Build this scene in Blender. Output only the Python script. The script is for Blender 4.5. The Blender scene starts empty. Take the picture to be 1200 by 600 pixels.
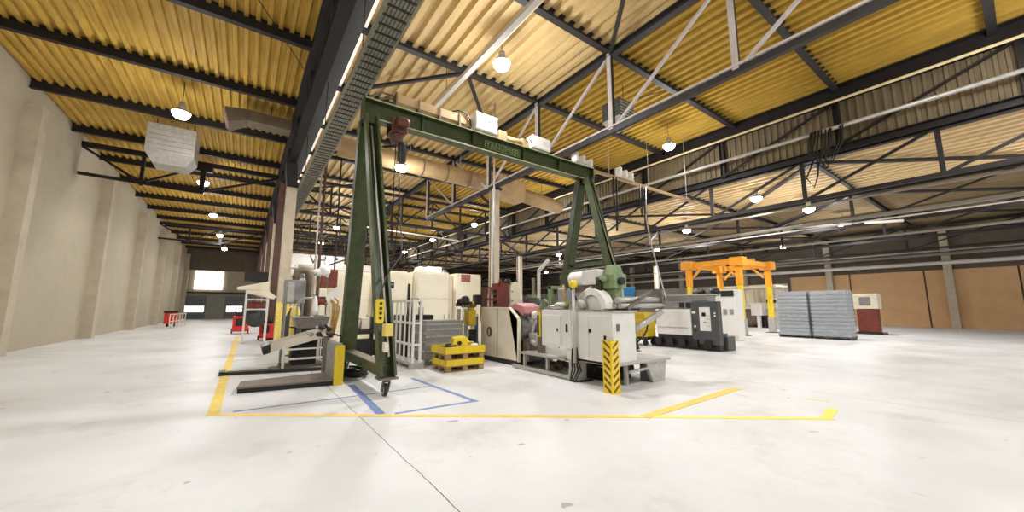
import bpy, bmesh, math, random
from mathutils import Vector, Matrix
random.seed(4)
PI = math.pi
S = bpy.context.scene
COL = S.collection
V = Vector

# ------------------------------------------------------------------ materials
def mat(name, col, rough=.6, metal=0., var=.12, scale=3., bump=0., stretch=(1,1,1), dirt=None, dirt_amt=.35, dirt_scale=1.2, spec=.4):
    m = bpy.data.materials.new(name); m.use_nodes = True
    nt = m.node_tree; b = nt.nodes['Principled BSDF']
    b.inputs['Roughness'].default_value = rough
    b.inputs['Metallic'].default_value = metal
    b.inputs['Specular IOR Level'].default_value = spec
    tc = nt.nodes.new('ShaderNodeTexCoord'); mp = nt.nodes.new('ShaderNodeMapping')
    mp.inputs['Scale'].default_value = stretch
    nt.links.new(tc.outputs['Object'], mp.inputs['Vector'])
    n = nt.nodes.new('ShaderNodeTexNoise'); n.inputs['Scale'].default_value = scale; n.inputs['Detail'].default_value = 5
    nt.links.new(mp.outputs['Vector'], n.inputs['Vector'])
    r = nt.nodes.new('ShaderNodeValToRGB')
    r.color_ramp.elements[0].position = .3; r.color_ramp.elements[1].position = .7
    lo = [max(0, c*(1-var)) for c in col]; hi = [min(1, c*(1+var)) for c in col]
    r.color_ramp.elements[0].color = (*lo, 1); r.color_ramp.elements[1].color = (*hi, 1)
    nt.links.new(n.outputs['Fac'], r.inputs['Fac'])
    out = r.outputs['Color']
    if dirt:
        n2 = nt.nodes.new('ShaderNodeTexNoise'); n2.inputs['Scale'].default_value = dirt_scale; n2.inputs['Detail'].default_value = 8; n2.inputs['Roughness'].default_value = .7
        nt.links.new(mp.outputs['Vector'], n2.inputs['Vector'])
        r2 = nt.nodes.new('ShaderNodeValToRGB'); r2.color_ramp.elements[0].position = .5; r2.color_ramp.elements[1].position = .72
        r2.color_ramp.elements[0].color = (0,0,0,1); r2.color_ramp.elements[1].color = (dirt_amt,)*3+(1,)
        nt.links.new(n2.outputs['Fac'], r2.inputs['Fac'])
        mx = nt.nodes.new('ShaderNodeMixRGB'); mx.inputs['Color2'].default_value = (*dirt, 1)
        nt.links.new(r2.outputs['Color'], mx.inputs['Fac']); nt.links.new(out, mx.inputs['Color1']); out = mx.outputs['Color']
    nt.links.new(out, b.inputs['Base Color'])
    if bump:
        bp = nt.nodes.new('ShaderNodeBump'); bp.inputs['Strength'].default_value = bump; bp.inputs['Distance'].default_value = .01
        nt.links.new(n.outputs['Fac'], bp.inputs['Height']); nt.links.new(bp.outputs['Normal'], b.inputs['Normal'])
    return m

def emat(name, col, s):
    m = bpy.data.materials.new(name); m.use_nodes = True
    nt = m.node_tree; b = nt.nodes['Principled BSDF']
    b.inputs['Base Color'].default_value = (*col, 1)
    b.inputs['Emission Color'].default_value = (*col, 1); b.inputs['Emission Strength'].default_value = s
    return m

M = {}
M['roof_gold'] = mat('ochre_foil_insulation', (.53,.335,.065), .7, var=.16, scale=2.2, stretch=(3,.35,1), dirt=(.26,.14,.03), dirt_amt=.5, dirt_scale=1.6, spec=.2)
M['roof_deep'] = mat('golden_roof_lining', (.46,.285,.045), .7, var=.14, scale=2.2, stretch=(3,.35,1), dirt=(.24,.13,.02), dirt_amt=.5, dirt_scale=1.6, spec=.2)
M['roof_pale'] = mat('pale_roof_sheeting', (.66,.48,.22), .55, var=.10, scale=2., stretch=(3,.3,1), dirt=(.5,.34,.15), dirt_amt=.35, dirt_scale=1.0)
M['roof_cream'] = mat('cream_roof_sheeting', (.72,.54,.29), .55, var=.1, scale=2., stretch=(3,.3,1))
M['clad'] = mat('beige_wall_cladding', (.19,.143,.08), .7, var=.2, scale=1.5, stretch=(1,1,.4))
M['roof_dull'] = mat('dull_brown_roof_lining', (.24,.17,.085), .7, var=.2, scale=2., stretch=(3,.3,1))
M['pipe_cream'] = mat('cream_yellow_pipe_paint', (.72,.58,.32), .45, var=.08)
M['steel_dark'] = mat('dark_brown_steel', (.014,.010,.009), .6, var=.3, scale=4)
M['steel_grey'] = mat('grey_purlin_steel', (.030,.025,.024), .55, var=.2, scale=4)
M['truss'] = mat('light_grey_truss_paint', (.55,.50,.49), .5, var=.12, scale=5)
M['galv'] = mat('galvanised_steel', (.47,.45,.41), .42, .35, var=.15, scale=8)
M['tray'] = mat('tray_grey_green', (.25,.25,.19), .5, .3, var=.2, scale=8)
M['pipe_white'] = mat('white_pipe_paint', (.72,.68,.62), .45, var=.06)
M['green'] = mat('olive_green_paint', (.046,.062,.018), .38, var=.3, scale=5, dirt=(.02,.02,.012), dirt_amt=.6, dirt_scale=3)
M['green_lt'] = mat('pale_olive_edge', (.42,.42,.22), .45, var=.2, scale=6)
M['valve'] = mat('pale_green_paint', (.21,.28,.14), .45, var=.15, scale=8)
M['white'] = mat('white_paint', (.80,.78,.74), .4, var=.04, scale=4)
M['cream'] = mat('cream_panel_paint', (.88,.81,.63), .42, var=.04, scale=1.5, dirt=(.62,.5,.32), dirt_amt=.25)
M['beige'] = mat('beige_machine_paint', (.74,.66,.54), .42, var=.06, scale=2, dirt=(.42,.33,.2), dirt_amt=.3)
M['grey'] = mat('light_grey_machine_paint', (.74,.735,.70), .42, var=.05, scale=2, dirt=(.4,.36,.3), dirt_amt=.25)
M['grey_mid'] = mat('mid_grey_paint', (.28,.28,.27), .45, var=.12, scale=4, dirt=(.12,.1,.08), dirt_amt=.5)
M['grey_dark'] = mat('charcoal_paint', (.075,.078,.078), .42, var=.15, scale=4)
M['black'] = mat('black_rubber', (.018,.017,.016), .6, var=.3, scale=9)
M['blackm'] = mat('oily_black_metal', (.03,.027,.024), .38, .3, var=.4, scale=9)
M['iron'] = mat('worn_iron', (.20,.17,.14), .45, .6, var=.3, scale=8, dirt=(.08,.05,.03), dirt_amt=.6, dirt_scale=4)
M['plate'] = mat('brown_checker_plate', (.20,.165,.135), .5, .2, var=.15, scale=6, dirt=(.1,.07,.05), dirt_amt=.5, bump=.3)
M['yellow'] = mat('safety_yellow_paint', (.82,.60,.025), .42, var=.06, scale=4, dirt=(.4,.26,.03), dirt_amt=.3, dirt_scale=5)
M['yellow_p'] = mat('pale_yellow_paint', (.80,.62,.14), .45, var=.06, scale=4)
M['ochre'] = mat('ochre_yellow_paint', (.55,.38,.03), .45, var=.12, scale=5)
M['orange'] = mat('orange_crane_paint', (.86,.36,.03), .4, var=.06, scale=4)
M['red'] = mat('red_machine_paint', (.62,.03,.03), .4, var=.12, scale=4)
M['brick'] = mat('rusty_red_paint', (.19,.04,.025), .5, var=.25, scale=6, dirt=(.1,.03,.02), dirt_amt=.5, dirt_scale=4)
M['rust'] = mat('dark_rust_paint', (.10,.033,.02), .5, var=.3, scale=6)
M['pipe_dull'] = mat('dull_grey_pipe_paint', (.26,.235,.20), .6, var=.12)
M['pink'] = mat('faded_pink_guard', (.42,.17,.165), .5, var=.1, scale=6)
M['signred'] = mat('faded_red_sign', (.36,.12,.10), .5, var=.1, scale=6)
M['blue'] = mat('blue_crate_plastic', (.02,.19,.42), .4, var=.12, scale=6)
M['navy'] = mat('navy_motor_paint', (.02,.035,.13), .4, var=.2, scale=6)
M['bluepost'] = mat('dull_blue_paint', (.09,.16,.25), .45, var=.15, scale=5)
M['wood'] = mat('pallet_wood', (.36,.24,.12), .8, var=.25, scale=6, stretch=(1,6,6), dirt=(.12,.07,.03), dirt_amt=.6, dirt_scale=3)
M['hose'] = mat('ochre_cable_hose', (.42,.26,.07), .5, var=.2, scale=8)
M['duct'] = mat('dusty_tan_duct', (.46,.31,.15), .5, .2, var=.12, scale=3, dirt=(.28,.18,.08), dirt_amt=.4)
M['ductdk'] = mat('dull_brown_duct', (.17,.135,.085), .55, .2, var=.12, scale=3)
M['col'] = mat('beige_concrete_column', (.52,.44,.33), .75, var=.1, scale=2, dirt=(.3,.23,.15), dirt_amt=.4)
M['colbrown'] = mat('brown_steel_column', (.13,.07,.05), .6, var=.25, scale=3)
M['wall'] = mat('beige_render_wall', (.46,.40,.29), .8, var=.08, scale=1.2, dirt=(.3,.24,.16), dirt_amt=.4)
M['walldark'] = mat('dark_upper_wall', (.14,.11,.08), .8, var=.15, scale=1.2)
M['panelwall'] = mat('grey_wall_panel', (.60,.56,.48), .7, var=.07, scale=1)
M['panelorange'] = mat('orange_brown_wall_board', (.66,.40,.20), .7, var=.08, scale=1)
M['door'] = mat('dark_grey_dock_door', (.14,.145,.145), .5, var=.1, scale=3)
M['doorpanel'] = mat('grey_dock_panel', (.25,.245,.21), .6, var=.1, scale=3)
M['crategrey'] = mat('grey_plastic_crate', (.40,.43,.47), .45, var=.08, scale=5)
M['mesh'] = mat('grey_box_pallet', (.30,.315,.31), .45, .3, var=.15, scale=6)
M['tape_y'] = mat('worn_amber_floor_paint', (.80,.58,.10), .6, var=.1, scale=5, dirt=(.7,.62,.42), dirt_amt=.7, dirt_scale=3.5)
M['tape_l'] = mat('lemon_floor_tape', (.86,.76,.12), .55, var=.06, scale=5, dirt=(.75,.7,.45), dirt_amt=.5, dirt_scale=4)
M['tape_b'] = mat('worn_blue_floor_tape', (.16,.25,.48), .6, var=.12, scale=5, dirt=(.5,.5,.55), dirt_amt=.6, dirt_scale=4)
M['chrome'] = mat('bright_steel', (.6,.58,.55), .25, .9, var=.1, scale=6)
M['screen'] = mat('dark_display', (.02,.012,.01), .2, var=.2)
M['bulb'] = emat('lamp_glow', (1,.95,.86), 60)
M['daylight'] = emat('daylit_glazing', (1,.98,.94), 2.6)
M['daylight_w'] = emat('warm_daylit_glazing', (1,.86,.76), .95)
M['slit'] = emat('daylit_door_light', (1,.98,.95), 1.8)

def floor_mat():
    m = bpy.data.materials.new('sealed_concrete'); m.use_nodes = True
    nt = m.node_tree; L = nt.links.new; N = nt.nodes.new; b = nt.nodes['Principled BSDF']
    tc = N('ShaderNodeTexCoord')
    def noise(s, d=6, r=.6):
        n = N('ShaderNodeTexNoise'); n.inputs['Scale'].default_value = s; n.inputs['Detail'].default_value = d; n.inputs['Roughness'].default_value = r
        L(tc.outputs['Object'], n.inputs['Vector']); return n
    def ramp(src, p0, p1, c0, c1):
        r = N('ShaderNodeValToRGB'); r.color_ramp.elements[0].position = p0; r.color_ramp.elements[1].position = p1
        r.color_ramp.elements[0].color = (*c0,1); r.color_ramp.elements[1].color = (*c1,1); L(src, r.inputs['Fac']); return r.outputs['Color']
    def mix(f, a, c):
        x = N('ShaderNodeMixRGB'); L(f, x.inputs['Fac']); L(a, x.inputs['Color1']); x.inputs['Color2'].default_value = (*c,1); return x.outputs['Color']
    base = ramp(noise(.35,7).outputs['Fac'], .32, .7, (.60,.60,.59), (.76,.76,.755))
    st = ramp(noise(.8,9,.72).outputs['Fac'], .53, .70, (0,0,0), (.6,)*3)
    c = mix(st, base, (.50,.46,.42))
    sp = ramp(noise(3.1,3,.5).outputs['Fac'], .71, .735, (0,0,0), (.6,)*3)
    c = mix(sp, c, (.22,.19,.16))
    # scrape marks
    mp = N('ShaderNodeMapping'); mp.inputs['Scale'].default_value = (9,1.2,1); mp.inputs['Rotation'].default_value = (0,0,.7); L(tc.outputs['Object'], mp.inputs['Vector'])
    sc = N('ShaderNodeTexNoise'); sc.inputs['Scale'].default_value = 1.1; sc.inputs['Detail'].default_value = 2; L(mp.outputs['Vector'], sc.inputs['Vector'])
    c = mix(ramp(sc.outputs['Fac'], .76, .79, (0,0,0), (.5,)*3), c, (.3,.26,.22))
    # saw-cut joint along the aisle at x = 1.52, and every 7.5 m
    sx = N('ShaderNodeSeparateXYZ'); L(tc.outputs['Object'], sx.inputs['Vector'])
    wob = N('ShaderNodeMath'); wob.operation = 'MULTIPLY'; wob.inputs[1].default_value = .05; L(noise(2.5,3).outputs['Fac'], wob.inputs[0])
    ad = N('ShaderNodeMath'); ad.operation = 'ADD'; L(sx.outputs['X'], ad.inputs[0]); L(wob.outputs[0], ad.inputs[1])
    sb = N('ShaderNodeMath'); sb.operation = 'ADD'; sb.inputs[1].default_value = -1.545+7.5*20+(45.3-7.0)/2; L(ad.outputs[0], sb.inputs[0])
    pg = N('ShaderNodeMath'); pg.operation = 'PINGPONG'; pg.inputs[1].default_value = 3.75; L(sb.outputs[0], pg.inputs[0])
    lt = N('ShaderNodeMath'); lt.operation = 'LESS_THAN'; lt.inputs[1].default_value = .005; L(pg.outputs[0], lt.inputs[0])
    c = mix(lt.outputs[0], c, (.12,.10,.09))
    L(c, b.inputs['Base Color'])
    rr = ramp(noise(.6,6).outputs['Fac'], .35, .7, (.34,)*3, (.55,)*3); L(rr, b.inputs['Roughness'])
    b.inputs['Specular IOR Level'].default_value = .35
    return m
M['floor'] = floor_mat()

def stripe_mat():
    m = bpy.data.materials.new('hazard_chevrons'); m.use_nodes = True
    nt = m.node_tree; L = nt.links.new; N = nt.nodes.new; b = nt.nodes['Principled BSDF']; b.inputs['Roughness'].default_value = .45
    tc = N('ShaderNodeTexCoord'); sx = N('ShaderNodeSeparateXYZ'); L(tc.outputs['Object'], sx.inputs['Vector'])
    def math(op, a, v=None, c=None):
        n = N('ShaderNodeMath'); n.operation = op
        for i, q in enumerate((a, v)):
            if q is None: continue
            if isinstance(q, (int, float)): n.inputs[i].default_value = q
            else: L(q, n.inputs[i])
        return n.outputs[0]
    # chevrons: the stripes fall from the outer edges of the two faces towards their shared corner
    u = math('ADD', sx.outputs['X'], math('ADD', sx.outputs['Y'], .02))
    w = math('ADD', sx.outputs['Z'], math('MULTIPLY', u, -.75))
    f = math('LESS_THAN', math('MODULO', math('ADD', w, 3.0), .135), .055)
    inner = math('MULTIPLY', math('GREATER_THAN', u, .04), math('LESS_THAN', u, .19))
    f = math('MULTIPLY', f, inner)
    x = N('ShaderNodeMixRGB'); L(f, x.inputs['Fac']); x.inputs['Color1'].default_value = (.84,.58,.025,1); x.inputs['Color2'].default_value = (.10,.045,.015,1)
    L(x.outputs['Color'], b.inputs['Base Color']); return m
M['hazard'] = stripe_mat()

def film_mat():
    m = bpy.data.materials.new('stretch_film'); m.use_nodes = True
    nt = m.node_tree; L = nt.links.new; N = nt.nodes.new
    for n in list(nt.nodes):
        if n.type == 'BSDF_PRINCIPLED': nt.nodes.remove(n)
    out = [n for n in nt.nodes if n.type == 'OUTPUT_MATERIAL'][0]
    t = N('ShaderNodeBsdfTransparent'); g = N('ShaderNodeBsdfGlossy'); g.inputs['Roughness'].default_value = .18; g.inputs['Color'].default_value = (.9,.92,.95,1)
    d = N('ShaderNodeBsdfDiffuse'); d.inputs['Color'].default_value = (.62,.66,.70,1)
    tc = N('ShaderNodeTexCoord'); mp = N('ShaderNodeMapping'); mp.inputs['Scale'].default_value = (2,2,9); L(tc.outputs['Object'], mp.inputs['Vector'])
    n = N('ShaderNodeTexNoise'); n.inputs['Scale'].default_value = 2; n.inputs['Detail'].default_value = 5; L(mp.outputs['Vector'], n.inputs['Vector'])
    bp = N('ShaderNodeBump'); bp.inputs['Strength'].default_value = .6; bp.inputs['Distance'].default_value = .05; L(n.outputs['Fac'], bp.inputs['Height']); L(bp.outputs['Normal'], g.inputs['Normal'])
    a = N('ShaderNodeMixShader'); a.inputs[0].default_value = .35; L(d.outputs[0], a.inputs[1]); L(g.outputs[0], a.inputs[2])
    b = N('ShaderNodeMixShader'); b.inputs[0].default_value = .15; L(t.outputs[0], b.inputs[1]); L(a.outputs[0], b.inputs[2])
    L(b.outputs[0], out.inputs['Surface']); return m
M['film'] = film_mat()

# ------------------------------------------------------------------ mesh builder
ORG = {}
class MB:
    def __init__(s): s.bm = bmesh.new()
    def quad(s, *p):
        s.bm.faces.new([s.bm.verts.new(q) for q in p]); return s
    def hexa(s, p):   # 8 corners: bottom four then top four, same winding
        v = [s.bm.verts.new(q) for q in p]
        for f in ((3,2,1,0),(4,5,6,7),(0,1,5,4),(1,2,6,5),(2,3,7,6),(3,0,4,7)): s.bm.faces.new([v[i] for i in f])
        return s
    def box(s, x0, x1, y0, y1, z0, z1):
        return s.hexa([(x0,y0,z0),(x1,y0,z0),(x1,y1,z0),(x0,y1,z0),(x0,y0,z1),(x1,y0,z1),(x1,y1,z1),(x0,y1,z1)])
    def frame(s, p0, p1, up=None):
        p0, p1 = V(p0), V(p1); d = (p1-p0).normalized()
        u = V(up) if up else (V((0,0,1)) if abs(d.z) < .95 else V((0,1,0)))
        a = d.cross(u).normalized(); b = a.cross(d).normalized()
        return p0, p1, a, b
    def bar(s, p0, p1, w, h, up=None, off=(0,0), w1=None, h1=None):
        p0, p1, a, b = s.frame(p0, p1, up); w1 = w if w1 is None else w1; h1 = h if h1 is None else h1
        q = []
        for p, ww, hh in ((p0, w, h), (p1, w1, h1)):
            c = p + a*off[0] + b*off[1]
            q += [c - a*ww/2 - b*hh/2, c + a*ww/2 - b*hh/2, c + a*ww/2 + b*hh/2, c - a*ww/2 + b*hh/2]
        return s.hexa(q)
    def ibeam(s, p0, p1, w, h, t=.025, up=None):
        s.bar(p0, p1, w, t, up, (0, h/2-t/2)); s.bar(p0, p1, w, t, up, (0, -h/2+t/2)); s.bar(p0, p1, t*.8, h-2*t, up); return s
    def lathe(s, prof, o, d=(0,0,1), n=20, up=None, cap=True):   # prof: (radius, along)
        o = V(o); _, _, a, b = s.frame(o, o+V(d), up); d = V(d).normalized()
        rings = []
        for r, h in prof:
            rings.append([s.bm.verts.new(o + d*h + (a*math.cos(2*PI*i/n) + b*math.sin(2*PI*i/n))*max(r, 1e-4)) for i in range(n)])
        for k in range(len(rings)-1):
            for i in range(n):
                f = s.bm.faces.new([rings[k][i], rings[k][(i+1)%n], rings[k+1][(i+1)%n], rings[k+1][i]]); f.smooth = True
        if cap:
            s.bm.faces.new(rings[0][::-1]); s.bm.faces.new(rings[-1])
        return s
    def cyl(s, p0, p1, r, r1=None, n=16):
        p0, p1 = V(p0), V(p1)
        return s.lathe([(r, 0), (r if r1 is None else r1, (p1-p0).length)], p0, p1-p0, n)
    def ring(s, c, d, ro, ri, w, n=24):
        return s.lathe([(ri, -w/2), (ro, -w/2), (ro, w/2), (ri, w/2), (ri, -w/2)], c, d, n, cap=False)
    def tube(s, pts, r, n=8, closed=False):
        pts = [V(p) for p in pts]; m = len(pts); rings = []; a = None
        for i, p in enumerate(pts):
            q0 = pts[i-1] if (i or closed) else p; q1 = pts[(i+1) % m] if (i < m-1 or closed) else p
            t = (q1-q0).normalized()
            if a is None:
                a = t.cross(V((0,0,1)) if abs(t.z) < .9 else V((1,0,0))).normalized()
            else:
                a = (a - t*a.dot(t)).normalized()
            b = t.cross(a)
            rr = r[i] if isinstance(r, (list, tuple)) else r
            rings.append([s.bm.verts.new(p + (a*math.cos(2*PI*k/n) + b*math.sin(2*PI*k/n))*rr) for k in range(n)])
        for i in range(m if closed else m-1):
            A, B = rings[i], rings[(i+1) % m]
            for k in range(n):
                f = s.bm.faces.new([A[k], A[(k+1)%n], B[(k+1)%n], B[k]]); f.smooth = True
        if not closed: s.bm.faces.new(rings[0][::-1]); s.bm.faces.new(rings[-1])
        return s
    def prism(s, poly, ax, a, b):
        def P(u, v, w): return {'x': (w,u,v), 'y': (u,w,v), 'z': (u,v,w)}[ax]
        A = [s.bm.verts.new(P(u,v,a)) for u, v in poly]; B = [s.bm.verts.new(P(u,v,b)) for u, v in poly]
        s.bm.faces.new(A[::-1]); s.bm.faces.new(B)
        for i in range(len(poly)):
            j = (i+1) % len(poly); s.bm.faces.new([A[i], A[j], B[j], B[i]])
        return s
    def ball(s, c, r, sc=(1,1,1), n=14):
        mtx = Matrix.Translation(V(c)) @ Matrix.Diagonal((*sc, 1))
        g = bmesh.ops.create_uvsphere(s.bm, u_segments=n, v_segments=max(6, n//2), radius=r, matrix=mtx)
        for v in g['verts']:
            for f in v.link_faces: f.smooth = True
        return s
    def build(s, name, m, parent=None, bev=0., label=None, cat=None, group=None, kind=None, orient=True):
        if orient: bmesh.ops.recalc_face_normals(s.bm, faces=s.bm.faces)
        if parent is None:
            xs = [v.co.x for v in s.bm.verts]; ys = [v.co.y for v in s.bm.verts]; zs = [v.co.z for v in s.bm.verts]
            o = V(((min(xs)+max(xs))/2, (min(ys)+max(ys))/2, min(zs)))
        else: o = ORG[parent.name]
        for v in s.bm.verts: v.co -= o
        me = bpy.data.meshes.new(name); s.bm.to_mesh(me); s.bm.free()
        me.materials.append(M[m] if isinstance(m, str) else m)
        ob = bpy.data.objects.new(name, me); COL.objects.link(ob); ORG[ob.name] = o.copy()
        if parent is None: ob.location = o
        else: ob.parent = parent
        if bev:
            md = ob.modifiers.new('edge', 'BEVEL'); md.width = bev; md.segments = 2; md.limit_method = 'ANGLE'; md.angle_limit = .7
            md.harden_normals = False
        return tag(ob, label, cat, group, kind)

def tag(o, label=None, cat=None, group=None, kind=None):
    for k, v in (('label', label), ('category', cat), ('group', group), ('kind', kind)):
        if v: o[k] = v
    return o
def thing(name, loc, label, cat, group=None, kind=None):
    o = bpy.data.objects.new(name, None); COL.objects.link(o); o.location = loc; o.empty_display_size = .2
    ORG[o.name] = V(loc); return tag(o, label, cat, group, kind)
def dup(root, loc, label=None, group=None):
    def cp(o, par):
        c = o.copy(); COL.objects.link(c); ORG[c.name] = ORG[o.name]
        if par is not None: c.parent = par
        for ch in list(o.children): cp(ch, c)
        return c
    r = cp(root, None); r.location = loc; ORG[r.name] = V(loc)
    if label: r['label'] = label
    if group: r['group'] = group
    return r
def text(s, size, loc, rot, m, parent, name='lettering', depth=.004):
    cu = bpy.data.curves.new(name, 'FONT'); cu.body = s; cu.size = size; cu.extrude = depth
    cu.align_x = 'CENTER'; cu.align_y = 'CENTER'
    tmp = bpy.data.objects.new(name, cu); COL.objects.link(tmp); bpy.context.view_layer.update()
    me = bpy.data.meshes.new_from_object(tmp.evaluated_get(bpy.context.evaluated_depsgraph_get())); me.name = name
    bpy.data.objects.remove(tmp); bpy.data.curves.remove(cu)
    me.materials.clear(); me.materials.append(M[m])
    ob = bpy.data.objects.new(name, me); COL.objects.link(ob)
    ob.parent = parent; ob.location = V(loc) - ORG[parent.name]; ob.rotation_euler = rot; ORG[ob.name] = ORG[parent.name]
    return ob
def arc(c, r, a0, a1, n, plane='xz'):
    out = []
    for i in range(n+1):
        t = a0 + (a1-a0)*i/n; u, w = r*math.cos(t), r*math.sin(t)
        out.append({'xz': (c[0]+u, c[1], c[2]+w), 'yz': (c[0], c[1]+u, c[2]+w), 'xy': (c[0]+u, c[1]+w, c[2])}[plane])
    return out

# ------------------------------------------------------------------ camera
F, YAW, PITCH = 434.0, math.atan2(315, math.hypot(434, 60)), math.atan2(60, 434)
cam = bpy.data.cameras.new('camera'); co = bpy.data.objects.new('camera', cam); COL.objects.link(co); S.camera = co
cam.sensor_width = 36; cam.sensor_fit = 'HORIZONTAL'; cam.lens = 36*F/1200; cam.clip_end = 300; cam.clip_start = .05
co.location = (0, 0, 1.6); co.rotation_euler = (PI/2 + PITCH, 0, -YAW)

# ------------------------------------------------------------------ the hall
YN, YF, XL, XR = -9., 65.5, -6.7, 45.
MB().box(XL-.3, XR+.3, YN, YF+.3, -.3, 0).build('floor', 'floor', kind='structure', label='pale sealed concrete floor of the hall', cat='floor')
def sheet(name, x0, x1, z, pitch, depth, m, label, y0=YN, y1=YF):
    b = MB(); x = x0; pr = []
    while x < x1:
        for u, w in ((0,0), (.42,0), (.52,1), (.90,1)): pr.append((min(x+u*pitch, x1), z - depth*w))
        x += pitch
    pr.append((x1, z))
    A = [b.bm.verts.new((px, y0, pz)) for px, pz in pr]; B = [b.bm.verts.new((px, y1, pz)) for px, pz in pr]
    for i in range(len(pr)-1): b.bm.faces.new([A[i], B[i], B[i+1], A[i+1]])
    T = [b.bm.verts.new(q) for q in ((x0,y0,z+.12),(x1,y0,z+.12),(x1,y1,z+.12),(x0,y1,z+.12))]; b.bm.faces.new(T)
    return b.build(name, m, kind='structure', label=label, cat='ceiling', orient=False)
sheet('ceiling_left', XL, 1.15, 9.62, .27, .09, 'roof_gold', 'ochre corrugated roof lining over the left aisle')
sheet('ceiling_middle', 1.15, 9.0, 10.05, .40, .14, 'roof_pale', 'pale corrugated roof lining over the gantry crane')
sheet('ceiling_gold', 9.0, 18.0, 10.05, .36, .10, 'roof_deep', 'golden corrugated roof lining beyond the lattice truss')
sheet('ceiling_right', 18.0, 25.2, 7.75, .50, .15, 'roof_cream', 'cream corrugated roof lining over the low right hall')
sheet('ceiling_far_right', 25.2, XR, 7.75, .40, .09, 'roof_dull', 'dull brown roof lining deep in the low right hall')
MB().box(1.6, 2.35, YN, YF, 9.9, 9.93).build('window_3', 'daylight_w', kind='structure', label='pale translucent rooflight strip above the cable tray', cat='rooflight')
MB().box(1.1, 1.2, YN, YF, 9.5, 10.2).build('trim_1', 'white', kind='structure', label='white step between the two roof levels', cat='roof trim')

# left wall with piers
MB().box(XL-.3, XL, YN, YF, 0, 9.7).build('wall_left', 'wall', kind='structure', label='beige wall along the left aisle', cat='wall')
for i in range(8):
    y = 1.5 + 9*i
    MB().box(XL, XL+.45, y, y+.5, 0, 8.6).build('wall_column', 'col', kind='structure', label='beige pier standing against the left wall', cat='column', group='piers of the left wall')
# far wall
MB().box(XL, XR, YF, YF+.3, 0, 10.2).build('wall_back', 'wall', kind='structure', label='beige far end wall of the hall', cat='wall')
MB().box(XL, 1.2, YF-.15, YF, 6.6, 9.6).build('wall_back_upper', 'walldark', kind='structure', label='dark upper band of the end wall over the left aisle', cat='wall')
MB().box(XL+.02, 0.9, YF-.12, YF, 0, 3.35).build('trim_2', 'doorpanel', kind='structure', label='grey panel surround of the loading doors', cat='wall trim')
for nm, x0, x1, lab in (('door_1', -6.55, -4.15, 'left loading door with a lit window strip'), ('door_2', -2.15, 0.05, 'right loading door with a lit window strip')):
    d = MB().box(x0, x1, YF-.22, YF-.12, 0, 3.05).build(nm, 'door', kind='structure', label=lab, cat='door')
    MB().box(x0+.25, x1-.15, YF-.25, YF-.22, .95, 1.75).build('window_strip', 'slit', d, label='bright daylit window strip')
    b = MB()
    for k in range(1, 6): b.box(x0, x1, YF-.235, YF-.22, k*.5, k*.5+.03) if k not in (2,3) else None
    b.build('panel_joint', 'steel_dark', d)
w = MB().box(-5.6, -2.55, YF-.2, YF-.1, 4.0, 6.5).build('window_1', 'daylight', kind='structure', label='bright square window high in the far wall', cat='window')
b = MB()
for k in range(1, 4): b.box(-5.6+k*.76-.02, -5.6+k*.76+.02, YF-.22, YF-.2, 4, 6.5)
for k in range(1, 3): b.box(-5.6, -2.55, YF-.22, YF-.2, 4+k*.83-.02, 4+k*.83+.02)
b.build('glazing_bars', 'wall', w)
b = MB().box(-6.5, 1.0, YF-.35, YF-.15, 3.45, 3.65).build('trim_3', 'steel_grey', kind='structure', label='dark rail over the loading doors', cat='rail')
# clerestory of the middle hall
w = MB().box(2.2, 17.5, YF-.2, YF-.08, 6.4, 8.6).build('window_2', 'daylight_w', kind='structure', label='long pale window band in the far wall of the middle hall', cat='window')
b = MB()
for k in range(0, 9): b.box(2.2+k*1.91-.05, 2.2+k*1.91+.05, YF-.24, YF-.2, 6.4, 8.6)
b.box(2.2, 17.5, YF-.24, YF-.2, 7.45, 7.53); b.build('glazing_bars', 'steel_grey', w)
# right wall: grey panels, orange boards, posts
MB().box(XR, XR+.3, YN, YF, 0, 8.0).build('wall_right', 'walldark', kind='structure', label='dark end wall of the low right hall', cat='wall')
for k in range(11):
    y = 14.3 + k*4.6
    MB().box(XR-.12, XR, y, y+4.5, 0, 4.0).build('wall_panel', 'panelwall', kind='structure', label='light grey panel of the right hall wall', cat='wall panel', group='grey wall panels')
for k in range(5):
    y = 14.1 - (k+1)*4.6
    MB().box(XR-.12, XR, y, y+4.5, 0, 4.55).build('wall_board', 'panelorange', kind='structure', label='orange brown board of the right hall wall', cat='wall panel', group='orange wall boards')
for k in range(9):
    y = -4 + k*7.3
    MB().box(XR-.6, XR-.15, y, y+.45, 0, 7.6).build('wall_column', 'col', kind='structure', label='beige post before the right hall wall', cat='column', group='posts of the right wall')

for y, l in ((25.0, 'dark hanging truss crossing the left aisle under the ochre roof'), (45.0, 'second dark hanging truss crossing the left aisle')):
    t = thing('roof_truss', (-2.5, y, 7.6), l, 'truss', kind='structure')
    MB().bar((XL, y, 9.15), (1.1, y, 9.15), .2, .24).build('top_chord', 'steel_dark', t)
    MB().bar((XL, y, 7.75), (-2.3, y, 7.6), .12, .14).build('bottom_chord', 'steel_dark', t)
    for x, w_ in ((-2.3, .22), (-4.6, .14)): MB().bar((x, y, 7.55), (x, y, 9.1), w_, w_).build('post', 'steel_dark', t)
    MB().bar((-2.3, y, 7.65), (1.05, y, 9.05), .11, .11).build('diagonal', 'steel_dark', t)
    MB().bar((-2.3, y, 9.05), (-4.6, y, 7.7), .1, .1).build('diagonal', 'steel_dark', t); MB().bar((-4.6, y, 7.7), (-6.7, y, 9.05), .1, .1).build('diagonal', 'steel_dark', t)
    MB().box(-2.75, -1.9, y-.14, y+.14, 8.75, 9.1).build('gusset', 'steel_dark', t)

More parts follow.
